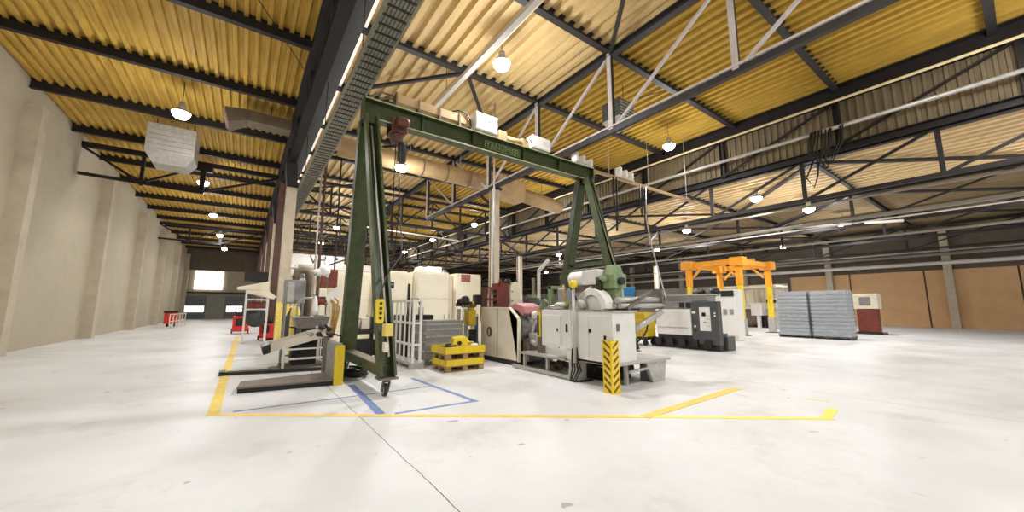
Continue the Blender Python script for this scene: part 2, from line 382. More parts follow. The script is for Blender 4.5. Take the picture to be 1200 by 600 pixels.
# longitudinal girder between the halls, with its columns
g = thing('roof_girder', (1.3, 20, 8.6), 'dark lattice girder running between the left aisle and the gantry hall', 'girder', kind='structure')
MB().ibeam((1.2, YN, 9.35), (1.2, YF, 9.35), .32, .3).build('top_chord', 'steel_dark', g)
MB().ibeam((1.3, YN, 8.25), (1.3, YF, 8.25), .3, .25).build('bottom_chord', 'steel_dark', g)
for k in range(21):
    y = YN + k*3.65
    MB().bar((1.25, y, 8.3), (1.25, y, 9.3), .14, .14).build('post', 'steel_dark', g)
    MB().bar((1.25, y, 9.3), (1.25, y+3.65, 8.3), .1, .1).build('diagonal', 'steel_dark', g)
MB().box(1.5, 1.95, YN, YF, 8.75, 9.1).build('valley_gutter', 'grey_dark', kind='structure', label='charcoal valley gutter beside the dark girder', cat='gutter')
for i, y in enumerate((-4, 5.1) + tuple(19 + 9.1*k for k in range(6))):
    if i < 2: continue
    c = thing('column', (1.4, y, 0), 'beige concrete column carrying the dark girder', 'column', 'columns beside the left aisle', 'structure')
    MB().box(1.17, 1.58, y, y+.5, 0, 7.0).build('shaft', 'col', c, bev=.02)
    MB().hexa([(1.17,y,7.0),(1.58,y,7.0),(1.58,y+.5,7.0),(1.17,y+.5,7.0),(1.05,y-.1,8.13),(1.5,y-.1,8.13),(1.5,y+.6,8.13),(1.05,y+.6,8.13)]).build('bracket', 'steel_dark', c)
    if i > 2 or True:
        MB().ibeam((1.22, y+3.6, 0), (1.22, y+3.6, 8.2), .34, .3).build('steel_stanchion', 'colbrown', c)

# rafters: left aisle (along x), main hall, right hall
for k in range(19):
    y = -8 + 3.95*k
    MB().ibeam((XL, y, 9.40), (1.1, y, 9.40), .18, .34).build('roof_beam', 'steel_dark', kind='structure', label='dark purlin crossing the ochre roof of the left aisle', cat='beam', group='purlins over the left aisle')
YP = [3.43 + 3.65*k for k in range(-3, 17)]
for y in YP:
    MB().ibeam((1.3, y, 9.86), (17.9, y, 9.86), .2, .26).build('roof_beam', 'steel_grey', kind='structure', label='dark grey rafter crossing the roof of the gantry hall', cat='beam', group='rafters over the gantry hall')
for k in range(8):   # thin wind braces between rafters
    y = YP[1] + 3.65*2*k
    for xa, xb in ((2.4, 5.6), (5.8, 9.0)):
        MB().bar((xa, y+ (3.65 if xa < 5 else 0), 9.72), (xb, y+(0 if xa < 5 else 3.65), 9.72), .11, .11).build('roof_brace', 'steel_grey', kind='structure', label='thin diagonal brace under the pale roof', cat='brace', group='roof braces')
for k in range(13):
    y = -6.6 + 5.6*k
    MB().ibeam((18.2, y, 7.55), (XR, y, 7.55), .16, .22).build('roof_beam', 'steel_dark', kind='structure', label='dark beam crossing the cream roof of the right hall', cat='beam', group='beams over the right hall')
    for xa in (18.3, 25, 32, 38.6):
        s = 1 if (k % 2) else 0
        MB().bar((xa, y+5.6*s, 7.4), (xa+6.4, y+5.6*(1-s), 7.4), .16, .12).build('roof_brace', 'steel_grey', kind='structure', label='diagonal brace under the cream roof of the right hall', cat='brace', group='braces over the right hall')

# lattice trusses along y
def truss(x, y0, n, step, zb, zt, m, mirror, label, w=.17, kind='structure', dw=.07):
    t = thing('roof_truss', (x, y0, zb), label, 'truss', kind=kind)
    y1 = y0 + n*step
    MB().ibeam((x, y0, zt), (x, y1, zt), w*1.3, w*1.3, .03).build('top_chord', 'steel_grey' if m == 'truss' else m, t)
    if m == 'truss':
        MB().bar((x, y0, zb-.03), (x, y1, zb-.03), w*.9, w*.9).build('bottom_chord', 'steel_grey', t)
        MB().bar((x-.03, y0, zb+w*.5), (x-.03, y1, zb+w*.5), w*1.15, .05).build('lit_chord_top', m, t)  # light strip paints the lit chord top above its darkened, shaded side
    else: MB().bar((x, y0, zb), (x, y1, zb), w, w*.85).build('bottom_chord', m, t)
    for k in range(n+1):
        y = y0 + k*step
        if m == 'truss':
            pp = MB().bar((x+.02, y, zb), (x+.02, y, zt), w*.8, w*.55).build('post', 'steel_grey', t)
            MB().box(x-w*.62, x-w*.42, y-w*.42, y+w*.42, zb, zt).build('lit_post_side', m, pp)  # lit side of the post put in as a light strip on a darker body
        else: MB().bar((x, y, zb), (x, y, zt), w*.75, w*.75).build('post', m, t)
        if k < n:
            a, c = (zt, zb) if y + step/2 < mirror else (zb, zt)
            MB().bar((x, y, a), (x, y+step, c), dw, dw).build('diagonal', m, t)
    return t
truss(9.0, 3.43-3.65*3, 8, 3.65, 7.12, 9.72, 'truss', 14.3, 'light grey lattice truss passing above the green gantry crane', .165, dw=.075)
MB().ibeam((9, 3.43+3.65*5+.2, 9.66), (9, YF, 9.66), .24, .26).build('roof_beam', 'steel_grey', kind='structure', label='long dark beam continuing the lattice truss to the far wall', cat='beam')
truss(9.0, 29, 9, 3.65, 7.3, 9.5, 'steel_grey', 47, 'dark lattice truss far down the gantry hall', .16, dw=.08)
truss(18.0, -6.12, 19, 3.65, 5.85, 7.45, 'steel_dark', 99, 'dark lattice truss under the stepped wall of the gantry hall', .17, dw=.09)
for x, l in ((25.2, 'first dark lattice truss inside the low right hall'), (32.4, 'second dark lattice truss inside the low right hall'), (39.4, 'dark lattice truss nearest the right hall wall')):
    truss(x, -6.12, 13, 5.5, 5.75, 7.4, 'steel_dark', 30, l, .17, dw=.09)
# crosswise trusses far down the gantry hall
def xtruss(y, x0, n, step, zb, zt, m, label):
    t = thing('roof_truss', (x0, y, zb), label, 'truss', kind='structure')
    MB().bar((x0, y, zt), (x0+n*step, y, zt), .18, .18).build('top_chord', m, t)
    MB().bar((x0, y, zb), (x0+n*step, y, zb), .16, .16).build('bottom_chord', m, t)
    for k in range(n+1):
        MB().bar((x0+k*step, y, zb), (x0+k*step, y, zt), .11, .11).build('post', m, t)
        if k < n:
            a, c = (zb, zt) if k % 2 else (zt, zb)
            MB().bar((x0+k*step, y, a), (x0+(k+1)*step, y, c), .09, .09).build('diagonal', m, t)
for y, l in ((25.3, 'nearest crosswise truss behind the gantry crane'), (34.5, 'second crosswise truss behind the gantry crane'), (43.6, 'third crosswise truss behind the gantry crane'), (53, 'farthest crosswise truss of the gantry hall')):
    xtruss(y, 1.7, 7, 2.3, 7.4, 9.4, 'steel_grey', l)

# stepped wall between the high and the low roof
b = MB(); y = YN; pr = []
while y < YF:
    for u, w in ((0,0), (.5,0), (.58,.06), (.92,.06)): pr.append((18.0 - w, y+u*.24))
    y += .24
A = [b.bm.verts.new((px, py, 7.6)) for px, py in pr]; B = [b.bm.verts.new((px, py, 9.95)) for px, py in pr]
for i in range(len(pr)-1): b.bm.faces.new([A[i], A[i+1], B[i+1], B[i]])
b.quad((18.15, YN, 7.6), (18.15, YF, 7.6), (18.15, YF, 9.95), (18.15, YN, 9.95))
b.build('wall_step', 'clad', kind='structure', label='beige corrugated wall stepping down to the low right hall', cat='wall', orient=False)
MB().ibeam((17.75, YN, 9.66), (17.75, YF, 9.66), .4, .55, .04).build('roof_beam', 'steel_dark', kind='structure', label='heavy dark beam along the top of the stepped wall', cat='beam')
MB().ibeam((17.9, YN, 7.55), (17.9, YF, 7.55), .3, .28, .03).build('roof_beam', 'steel_dark', kind='structure', label='dark beam along the foot of the stepped wall', cat='beam')
for k in range(18):
    y = 3.55 - 4.2*2 + 4.2*k
    MB().ibeam((17.82, y, 7.6), (17.82, y, 9.5), .2, .2).build('wall_post', 'steel_dark', kind='structure', label='dark post on the stepped corrugated wall', cat='post', group='posts of the stepped wall')
    MB().bar((17.82, y, 9.4), (17.82, y+4.2, 7.7), .08, .08).build('wall_brace', 'steel_dark', kind='structure', label='dark diagonal brace on the stepped corrugated wall', cat='brace', group='braces of the stepped wall')

# columns of the gantry hall
def hcol(x, y, h, label, m='col'):
    c = thing('column', (x, y, 0), label, 'column', kind='structure')
    MB().ibeam((x, y, 0), (x, y, h), .34, .34, .04, up=(0,1,0)).build('shaft', m, c)
    MB().bar((x-.2, y-.18, .05), (x-.2, y-.18, h-.1), .09, .09).build('cable_duct', 'pipe_white', c)
    MB().box(x-.26, x+.26, y-.26, y+.26, h-.08, h).build('head_plate', 'steel_dark', c)
    MB().bar((x, y, h-.9), (x, y+1.2, h-.05), .1, .1).build('knee_brace', 'steel_dark', c)
hcol(9.0, 13.9, 7.03, 'column standing under the light grey lattice truss behind the red machine')
hcol(9.0, 32.6, 7.2, 'far column of the gantry hall behind the cream cabinets', 'steel_grey')
hcol(9.0, 51, 7.2, 'farthest column of the gantry hall', 'steel_grey')
for y in (10.1, 24, 38, 52):
    hcol(18.0, y, 5.8, {10.1: 'nearest column under the stepped wall', 24: 'second column under the stepped wall', 38: 'third column under the stepped wall', 52: 'farthest column under the stepped wall'}[y], 'col') if y > 12 else None
for y in (21, 40):
    hcol(32.4, y, 5.7, {21: 'column inside the right hall behind the orange frame', 40: 'far column inside the right hall'}[y], 'col')

# ------------------------------------------------------------------ floor markings
def strip(name, p0, p1, w, m, label, w1=None, z=.003):
    p0, p1 = V((*p0, 0)), V((*p1, 0)); a = (p1-p0).cross(V((0,0,1))).normalized(); w1 = w if w1 is None else w1
    MB().prism([(q.x, q.y) for q in (p0-a*w/2, p0+a*w/2, p1+a*w1/2, p1-a*w1/2)], 'z', .0005, z).build(name, m, kind='structure', label=label, cat='floor marking')
strip('floor_line', (-.24, 7.30), (-.14, 25.5), .16, 'tape_y', 'amber floor line running down the left aisle')
strip('floor_line', (-.3, 7.38), (4.97, 3.50), .12, 'tape_y', 'amber floor line crossing in front of the gantry crane', .13, z=.0042)
strip('floor_line', (4.75, 3.67), (7.05, 1.86), .125, 'tape_l', 'lemon floor line ending at the right', .11, z=.0054)
strip('floor_line', (6.93, 1.92), (7.72, 2.02), .13, 'tape_l', 'short lemon tip of the floor line', z=.0066)
strip('floor_line', (4.9, 3.5), (8.1, 3.6), .17, 'tape_y', 'worn amber branch line running towards the grey machine', z=.0078)
strip('floor_line', (8.22, 2.52), (8.24, 2.2), .05, 'tape_l', 'faint scrap of lemon tape on the floor')
strip('floor_line', (1.95, 8.45), (1.82, 5.92), .13, 'tape_b', 'broad blue tape line under the front gantry foot')
strip('floor_line', (3.24, 8.4), (3.37, 5.72), .09, 'tape_b', 'blue tape line before the yellow collar pallets', z=.0042)
strip('floor_line', (3.39, 5.77), (2.0, 5.82), .07, 'tape_b', 'blue tape line parallel to the amber line', z=.0054)
strip('floor_line', (0.0, 7.37), (3.25, 7.35), .035, 'tape_b', 'thin blue line crossing under the gantry foot', z=.0066)

# ------------------------------------------------------------------ lamps
def lamp(x, y, z, label, roof, P, group='high bay lamps'):
    t = thing('high_bay_lamp', (x, y, z), label, 'lamp', group)
    MB().cyl((x, y, z+.42), (x, y, roof), .012, n=6).build('hanging_rod', 'steel_grey', t)
    MB().lathe([(.05,.42), (.10,.38), (.11,.2), (.09,.17)], (x,y,z), n=14).build('housing', 'galv', t)
    MB().lathe([(.09,.17), (.20,.13), (.27,.02), (.265,.02), (.19,.12), (.085,.16)], (x,y,z), n=18, cap=False).build('reflector', 'galv', t)
    MB().lathe([(.25,.02), (.24,-.06), (.17,-.15), (.08,-.19), (.01,-.20)], (x,y,z), n=18).build('bulb', 'bulb', t)
    l = bpy.data.lights.new('lamp_light', 'POINT'); l.energy = P*.24; l.color = (.94,.965,1); l.shadow_soft_size = .25
    o = bpy.data.objects.new('lamp_light', l); COL.objects.link(o); o.parent = t; o.location = (0,0,-.5)
    l = bpy.data.lights.new('lamp_beam', 'SPOT'); l.energy = P*1.0; l.color = (.94,.965,1); l.shadow_soft_size = .22; l.spot_size = 2.75; l.spot_blend = .7
    o = bpy.data.objects.new('lamp_beam', l); COL.objects.link(o); o.parent = t; o.location = (0,0,-.48)
    return t
PW = 1130
for y, l in ((7.2, 'near the left edge of the left aisle, before all others'), (16.6, 'nearest lit high bay lamp of the left aisle row'), (25.5, 'second lit high bay lamp of the left aisle row'), (34.3, 'third lit high bay lamp of the left aisle row'), (43.8, 'fourth lit high bay lamp of the left aisle row'), (53.9, 'farthest lit high bay lamp of the left aisle row')):
    if y > 10: lamp(-2.3, y, 8.3, l, 9.5, PW*.72)
lamp(-2.3, 5.5, 8.3, 'lit high bay lamp of the left aisle almost overhead', 9.5, PW*.8)
for x, y, l in ((5.7, 8.45, 'large bright high bay lamp above the green crane beam'), (6.0, 27.5, 'high bay lamp behind the crane leg, second beyond the round duct'),
                (6.3, 36.2, 'high bay lamp far down the gantry hall above the lettered banner'), (6.6, 46.2, 'farthest high bay lamp beside the dark girder')):
    lamp(x, y, 8.8, l, 9.8, PW)
for x, y, l in ((15.0, 8.75, 'bright high bay lamp before the corrugated stepped wall'), (15.5, 18.2, 'bright high bay lamp right of the tall column, before the stepped wall'), (15.9, 27.8, 'high bay lamp left of the tall column, third along the stepped wall'),
                (16.0, 36.9, 'small high bay lamp above the cream cabinets, fourth along the stepped wall'), (16.6, 47.1, 'farthest high bay lamp along the stepped wall')):
    lamp(x, y, 8.8, l, 9.8, PW)
for x, y, z, l in ((20.8, 7.6, 7.1, 'high bay lamp close under the cream roof behind the lattice'), (24.2, 6.4, 6.8, 'bright high bay lamp in the right hall above the wrapped pallets'), (30.5, 6.4, 6.8, 'right hall lamp at the far right above the wrapped pallets'),
                   (24.2, 13.2, 6.8, 'right hall lamp above the orange frame'), (25.2, 20.9, 6.8, 'right hall lamp above the pale green valve block'), (30.4, 19.5, 6.8, 'small right hall lamp left of the orange frame'), (25.0, 26.8, 6.8, 'right hall lamp between the crane legs'), (36.5, 42, 6.8, 'tiny right hall lamp just right of the tall column, above the far wall'), (37.5, 12, 6.8, 'right hall lamp over the pallets, close to the orange boards')):
    lamp(x, y, z, l, 7.6, PW*(.26 if z > 7 else .48 if x < 24.5 and y < 10 else 1.0))
for p0, p1, l in (((-.69, 9.9, 9.35), (1.0, 13.1, 9.35), 'thin dark wire crossing the ochre roof above the left aisle'), ((9.3, 3.9, 9.8), (9.1, 6.8, 7.4), 'thin wire slanting between the posts of the light truss'), ((12.2, 7.3, 9.7), (9.2, 9.9, 8.6), 'thin wire strung beside the dark air heater')):
    MB().tube([p0, p1], .014, 6).build('hanging_wire', 'black', label=l, cat='wire')
lamp(4.82, 14.5, 7.3, 'bright high bay lamp hanging low under the green crane beam before the round duct', 9.8, PW*.8)
# lamps overhead and behind, outside the picture
for x, y, z, r in ((5.7, -1.2, 8.8, 9.8), (15.2, -1, 8.8, 9.8), (24.2, -1.5, 6.8, 7.6)):
    lamp(x, y, z, {5.7: 'high bay lamp overhead, above the open floor', 15.2: 'high bay lamp at the open end of the stepped wall', 24.2: 'right hall lamp nearest the open end'}[x], r, PW*(1.25 if x < 10 else .7))

w = bpy.data.worlds.new('hall_end_fill'); S.world = w; w.use_nodes = True  # plain white fill from the unbuilt end, added to brighten camera-facing sides
w.node_tree.nodes['Background'].inputs['Color'].default_value = (1,1,1,1); w.node_tree.nodes['Background'].inputs['Strength'].default_value = 1.25

S.view_settings.view_transform = 'Standard'; S.view_settings.look = 'None'; S.view_settings.gamma = 1; S.view_settings.exposure = -.30
S.view_settings.use_curve_mapping = False
try:
    S.cycles.use_denoising = True; S.cycles.max_bounces = 8; S.cycles.diffuse_bounces = 5; S.cycles.sample_clamp_indirect = 6
except Exception: pass

# ================================================================== the gantry crane
def caster(b_x, b_y, par, top=.30, r=.115, ang=0):
    c = MB()
    c.cyl((b_x, b_y, top-.05), (b_x, b_y, top), .07, n=14)
    for s in (-1, 1): c.hexa([(b_x-.03+s*.055-.008, b_y-.05, .09), (b_x-.03+s*.055+.008, b_y-.05, .09), (b_x-.03+s*.055+.008, b_y+.05, .09), (b_x-.03+s*.055-.008, b_y+.05, .09),
                              (b_x+s*.055-.008, b_y-.06, top-.05), (b_x+s*.055+.008, b_y-.06, top-.05), (b_x+s*.055+.008, b_y+.06, top-.05), (b_x+s*.055-.008, b_y+.06, top-.05)])
    f = c.build('caster', 'iron', par)
    MB().lathe([(.03,-.035),(.07,-.035),(.075,-.03),(r-.01,-.034),(r,-.025),(r,.025),(r-.01,.034),(.075,.03),(.07,.035),(.03,.035)], (b_x-.03, b_y, r), (1,0,.0), 24).build('wheel', 'blackm', f)
    MB().ring((b_x-.03, b_y, r), (1,0,0), r*.72, r*.45, .074).build('wheel_rim', 'galv', f)
GY, GZ = 8.8, 6.30
cr = thing('gantry_crane', (2.3, 8.8, 0), 'tall olive green gantry crane on two splayed leg frames with casters', 'crane')
bm_ = MB().ibeam((1.92, GY, GZ), (9.85, GY, GZ), .30, .48, .03)
for x in (1.94, 9.83): bm_.box(x-.015, x+.015, GY-.16, GY+.16, GZ-.26, GZ+.26)
for x in (3.4, 4.9, 6.7, 8.2): bm_.box(x-.01, x+.01, GY-.13, GY+.13, GZ-.22, GZ+.22)
beam = bm_.build('beam', 'green', cr, bev=.004)
fe = MB()
for z in (-.235, .245): fe.box(1.95, 9.8, GY-.158, GY-.150, GZ+z-.018, GZ+z+.010)
fe.build('pale_flange_edge', 'green_lt', beam, label='pale flange edges')  # pale olive strips along both front flange edges
np_ = MB().box(5.33, 6.56, GY-.06, GY-.03, GZ-.11, GZ+.10).build('name_plate', 'green', cr, bev=.004, label='name plate with worn raised letters')
fr = MB()
for z in (-.115, .105): fr.box(5.32, 6.57, GY-.07, GY-.03, GZ+z-.008, GZ+z+.008)
for x in (5.32, 6.57): fr.box(x-.008, x+.008, GY-.07, GY-.03, GZ-.115, GZ+.105)
fr.build('plate_rim', 'valve', np_)
text('YANUMIER', .245, (5.945, GY-.066, GZ-.01), (PI/2, 0, 0), 'valve', np_, 'lettering')
def gantry_end(x, xt, px):
    # crossed end frame: front leg, rear leg, tie beam, feet
    for nm, y0, yt in (('front', 7.05, 8.62), ('rear', 10.32, 8.98)):
        b = MB(); s = -1 if nm == 'front' else 1
        p0, p1 = (x, y0, .33), (xt, yt, 6.06)
        wd = .125 if nm == 'front' else .155
        for sx in (-1, 1): b.bar(p0, p1, .05, .26, (0,1,0), (sx*wd, 0), .05, .22)
        b.bar(p0, p1, 2*wd, .03, (0,1,0), (0, .10 if nm == 'front' else -.11), 2*wd, .03)
        leg = b.build('leg', 'green', cr, bev=.003)
        MB().box(x-.17, x+.17, y0-.15, y0+.15, .30, .335).build('foot_plate', 'iron', leg)
        caster(x, y0, cr)
        MB().box(xt-.16, xt+.16, min(yt, yt-s*.2)-.03, max(yt, yt-s*.2)+.03, 5.9, 6.06).build('head_bracket', 'green', leg)
        if nm == 'front':
            MB().tube([(x+px, y0-.06, .7), (xt+px, yt-.06, 5.8)], .022).build('conduit', 'galv', leg, label='grey conduit clipped to the leg')
    MB().box(x-.13, x+.13, 7.15, 10.2, .34, .54).build('tie_beam', 'green', cr, bev=.01)
    MB().box(x-.12, x+.12, 7.2, 10.15, .54, .546).build('tie_top_strip', 'ductdk', cr)  # lighter brown strip along the top of the tie beam
    MB().box(x-.03, x+.03, 7.5+.55, 9.75, 3.0, 3.12).build('cross_strut', 'green', cr) if x > 5 else None
gantry_end(2.24, 2.10, .0)
gantry_end(9.5, 9.5, .09)
bx = MB().box(2.09, 2.24, 6.80, 6.97, 1.08, 1.30).build('switch_box', 'yellow_p', cr, bev=.008, label='small pale yellow switch box on the front leg')
bx = MB().box(2.10, 2.18, 6.82, 6.95, .80, .97).build('socket_box', 'beige', cr, bev=.008)

# hoist hanging from the beam
h = thing('chain_hoist', (2.78, 8.8, 5.3), 'rusty red electric chain hoist hanging under the left end of the crane beam', 'hoist')
b = MB()
for s in (-1, 1): b.box(2.58, 2.98, GY+s*.19-.015, GY+s*.19+.015, 5.86, 6.24)
b.box(2.6, 2.96, GY-.19, GY+.19, 5.86, 5.92); b.build('trolley', 'rust', h, bev=.01)
for x in (2.66, 2.9):
    for s in (-1, 1): MB().cyl((x, GY+s*.07, 6.14), (x, GY+s*.18, 6.14), .055).build('trolley_wheel', 'iron', h)
MB().lathe([(.08,0),(.12,.03),(.13,.2),(.13,.26),(.1,.3),(.05,.32)], (2.64, GY-.34, 6.06), (1,0,0), 18).build('motor', 'rust', h)
MB().box(2.66, 2.90, GY-.15, GY+.12, 5.64, 5.88).build('hoist_body', 'rust', h, bev=.03)
MB().lathe([(.06,0),(.10,.05),(.115,.45),(.12,.5)], (2.92, GY-.02, 5.16), n=14).build('chain_bag', 'black', h)
MB().tube([(2.76, GY, 5.65), (2.76, GY, 3.1)], .012, 6).build('chain', 'black', h)
hk = MB(); hk.box(2.72, 2.80, GY-.04, GY+.04, 2.98, 3.12); hk.tube(arc((2.76, GY, 2.88), .07, PI/2, -PI*.8, 14), [.018]*13+[.012]*2); hk.build('hook', 'blackm', h)
MB().tube([(2.9, GY+.1, 5.7), (2.95, GY+.12, 4.2), (2.88, GY+.1, 2.7)], .012, 6).build('hanging_cable', 'black', h)

# pendant control
p = thing('control_pendant', (1.963, 6.74, 1.32), 'bright yellow crane pendant with black push buttons hanging at the front crane leg', 'remote control')
MB().prism([(1.895,1.36),(1.915,1.32),(2.01,1.32),(2.03,1.36),(2.03,1.70),(2.01,1.74),(1.915,1.74),(1.895,1.70)], 'y', 6.68, 6.79).build('body', 'yellow', p, bev=.01)
for k in range(4):
    MB().cyl((1.963, 6.68, 1.41+k*.085), (1.963, 6.665, 1.41+k*.085), .026, n=12).build('button', 'black', p)
MB().tube([(1.963, 6.74, 1.73), (1.97, 6.76, 1.85), (2.12, 6.9, 2.2), (2.62, 7.6, 2.7), (2.76, 8.4, 4.4), (2.84, 8.7, 5.65)], .014, 8).build('cable', 'blackm', p)

# electric bus duct, boxes and rail above the beam
d = thing('bus_duct', (3.7, 8.95, 6.62), 'dusty beige electric duct with bent hoses lying along the top of the crane beam', 'duct')
MB().box(2.75, 4.9, 8.86, 9.08, 6.78, 7.02).build('casing', 'duct', d, bev=.01)
for x in (2.75, 3.35, 3.95, 4.55): MB().box(x-.02, x+.02, 8.84, 9.10, 6.55, 7.04).build('bracket', 'ductdk', d)
MB().tube([(2.05, 8.9, 6.56), (2.15, 8.9, 6.72), (2.4, 8.92, 6.94), (2.75, 8.95, 6.95)], .03).build('hose', 'ductdk', d)
MB().tube([(2.2, 8.9, 6.56), (2.35, 8.9, 6.74), (2.6, 8.92, 6.85), (2.78, 8.95, 6.85)], .025).build('hose', 'ductdk', d)
MB().tube([(4.3, 8.9, 7.03), (4.5, 8.86, 7.12), (4.75, 8.84, 7.1), (4.86, 8.83, 6.95), (4.9, 8.82, 6.75)], .02).build('hose', 'black', d)
def wbox(x0, x1, z0, z1, label, cat='electric box'):
    t = thing('electric_box', ((x0+x1)/2, 8.85, z0), label, cat)
    MB().box(x0, x1, 8.68, 9.0, z0, z1).build('enclosure', 'white', t, bev=.012)
    MB().box(x0+.03, x1-.03, 8.672, 8.68, z0+.03, z1-.03).build('door', 'white', t, bev=.004)
    MB().cyl((x0+.6*(x1-x0), 8.672, (z0+z1)/2+.05), (x0+.6*(x1-x0), 8.65, (z0+z1)/2+.05), .02, n=10).build('lock', 'grey_mid', t)
    for s in (.15, .85): MB().box(x0+(x1-x0)*s-.03, x0+(x1-x0)*s+.03, 8.76, 8.92, 6.54, z0).build('foot', 'galv', t)
wbox(4.98, 5.72, 6.66, 7.18, 'largest white electric box on top of the green crane beam')
wbox(7.05, 7.80, 6.64, 7.06, 'second white electric box on the crane beam, right of the largest')
b = thing('drive_unit', (6.2, 8.9, 6.55), 'dusty brown drive unit on the crane beam between the two white boxes', 'motor')
MB().box(5.85, 6.15, 8.8, 9.05, 6.55, 6.92).build('gearbox', 'duct', b, bev=.02)
MB().cyl((6.15, 8.92, 6.74), (6.72, 8.92, 6.74), .12).build('motor', 'duct', b)
MB().box(6.72, 7.0, 8.82, 9.02, 6.55, 6.90).build('end_box', 'duct', b, bev=.02)
MB().tube([(6.8, 8.8, 6.92), (6.9, 8.78, 7.0), (7.0, 8.76, 6.9), (7.06, 8.74, 6.8)], .02).build('hose', 'black', b)
r = thing('festoon_rail', (12, 8.9, 6.7), 'beige festoon rail running from the crane beam towards the stepped wall', 'rail')
MB().bar((8.0, 8.95, 6.62), (17.6, 8.95, 6.62), .10, .10).build('rail', 'duct', r)
for x in (8.3, 9.6): MB().box(x-.03, x+.03, 8.85, 9.0, 6.54, 6.62).build('clamp', 'duct', r)
for x in (11.05, 13.6, 16.6): MB().tube([(x, 8.95, 6.67), (x, 8.95, 9.75)], .012, 6).build('hanger', 'galv', r)
def festoon(x, label):
    t = thing('festoon_carrier', (x, 8.9, 6.68), label, 'cable carrier')
    MB().box(x-.45, x+.5, 8.86, 9.04, 6.675, 6.71).build('base_plate', 'white', t)
    for dx, w, hh in ((-.4, .14, .36), (-.05, .12, .30), (.33, .12, .26)):
        MB().box(x+dx-w/2, x+dx+w/2, 8.80, 9.06, 6.71, 6.71+hh).build('cable_saddle', 'white', t, bev=.02)
festoon(9.6, 'white cable carrier over the right end of the green crane beam')
festoon(12.0, 'white cable carrier on the festoon rail beyond the crane')
for i, (pts, lab) in enumerate(((([(11.2,8.9,6.6),(11.15,8.85,5.9),(11.2,8.8,5.0),(11.25,8.85,4.45),(11.35,8.9,4.5),(11.42,8.9,5.2),(11.4,8.9,6.6)]), 'black cable loop hanging from the festoon rail right of the crane'),
                               (([(13.3,8.9,6.6),(13.15,8.85,5.2),(12.9,8.5,4.0),(12.3,7.8,2.6),(11.6,7.2,1.9)]), 'pale cable slanting down from the festoon rail towards the pipe bundle'),
                               (([(12.9,8.9,6.6),(12.85,8.9,5.8),(12.95,8.9,5.3),(13.05,8.9,5.9),(13.1,8.9,6.6)]), 'short black cable loop near the far end of the festoon rail'))):
    MB().tube(pts, .028 if i != 1 else .025, 8).build('hanging_cable', 'black' if i != 1 else 'galv', label=lab, cat='cable')

# ================================================================== services under the roof
t = thing('cable_tray', (1.88, 10, 7.0), 'long grey green cable tray running towards the far wall beside the dark girder', 'cable tray')
for x in (1.64, 2.13): MB().box(x-.02, x+.02, YN, 50, 6.98, 7.10).build('side_rail', 'tray', t)
b = MB(); y = YN
while y < 50: b.box(1.64, 2.13, y, y+.05, 6.985, 7.015); y += .27
for k in range(1, 7): b.box(1.64+k*.07-.006, 1.64+k*.07+.006, YN, 50, 6.99, 7.0)
b.build('mesh_bottom', 'steel_grey', t); MB().box(1.66, 2.11, YN, 50, 7.0, 7.012).build('tray_sheet', 'tray', t)
b = MB()
for dx, r_ in ((.08,.02), (.14,.028), (.24,.02), (.3,.024), (.4,.02)):
    b.tube([(1.64+dx+.015*math.sin(k*1.3+dx*9), YN+k*2.1, 7.03) for k in range(28)], r_, 6)
b.build('cables', 'galv', t)
b = MB()
for k in range(12): b.tube([(1.64, -6+4.6*k, 7.05), (1.64, -6+4.6*k, 8.75)], .012, 6)
b.build('hanger_rods', 'steel_grey', t)
t = thing('bracing_tube', (4.8, 4, 8.5), 'light grey square tube hanging under the pale roof above the crane', 'tube')
MB().bar((4.8, YN, 8.5), (4.86, 11.3, 8.5), .14, .12).build('tube', 'pipe_white', t)
b = MB()
for y in (-5, .2, 5.2, 10.4): b.tube([(4.83, y, 8.55), (4.83, y, 9.75)], .012, 6)
b.build('hanger_rods', 'steel_grey', t)
MB().tube([(5.15, YN, 8.75), (5.15, 12, 8.75)], .025, 6).build('hanging_conduit', 'duct', label='thin tan conduit beside the light grey tube under the roof', cat='conduit')
t = thing('ventilation_duct', (8, 15.4, 7.3), 'large dusty tan round ventilation duct crossing under the roof behind the crane beam', 'duct')
MB().cyl((2.6, 15.4, 7.95), (9.9, 15.4, 7.8), .40, n=22).build('pipe', 'duct', t)
for x in (3.6, 4.8, 6.0, 7.2, 8.4): MB().ring((x, 15.4, 7.93-(x-2.6)*.02), (1,0,.0), .425, .39, .06).build('joint_band', 'ductdk', t)
MB().hexa([(9.9,14.9,7.3),(11.6,14.9,7.1),(11.6,15.9,7.1),(9.9,15.9,7.3),(9.9,14.9,8.3),(11.6,14.9,8.1),(11.6,15.9,8.1),(9.9,15.9,8.3)]).build('plenum', 'duct', t, bev=.03)
MB().cyl((11.6, 15.4, 7.6), (14.6, 15.6, 7.4), .38, n=20).build('pipe', 'duct', t)
for x in (5.5, 8.0): MB().tube([(x, 15.4, 8.25), (x, 15.4, 9.75)], .012, 6).build('hanger', 'galv', t)
t = thing('air_outlet_duct', (.3, 17.3, 8.6), 'dull brown rectangular air duct with a louvred outlet under the ochre roof', 'duct')
MB().box(-.45, 1.0, 16.7, 17.4, 8.68, 9.12).build('trunk', 'ductdk', t, bev=.01)
MB().hexa([(-1.0,16.55,8.4),(-.45,16.7,8.68),(-.45,17.4,8.68),(-1.0,17.55,8.4),(-1.15,16.55,8.95),(-.45,16.7,9.12),(-.45,17.4,9.12),(-1.15,17.55,8.95)]).build('outlet_hood', 'ductdk', t)
b = MB()
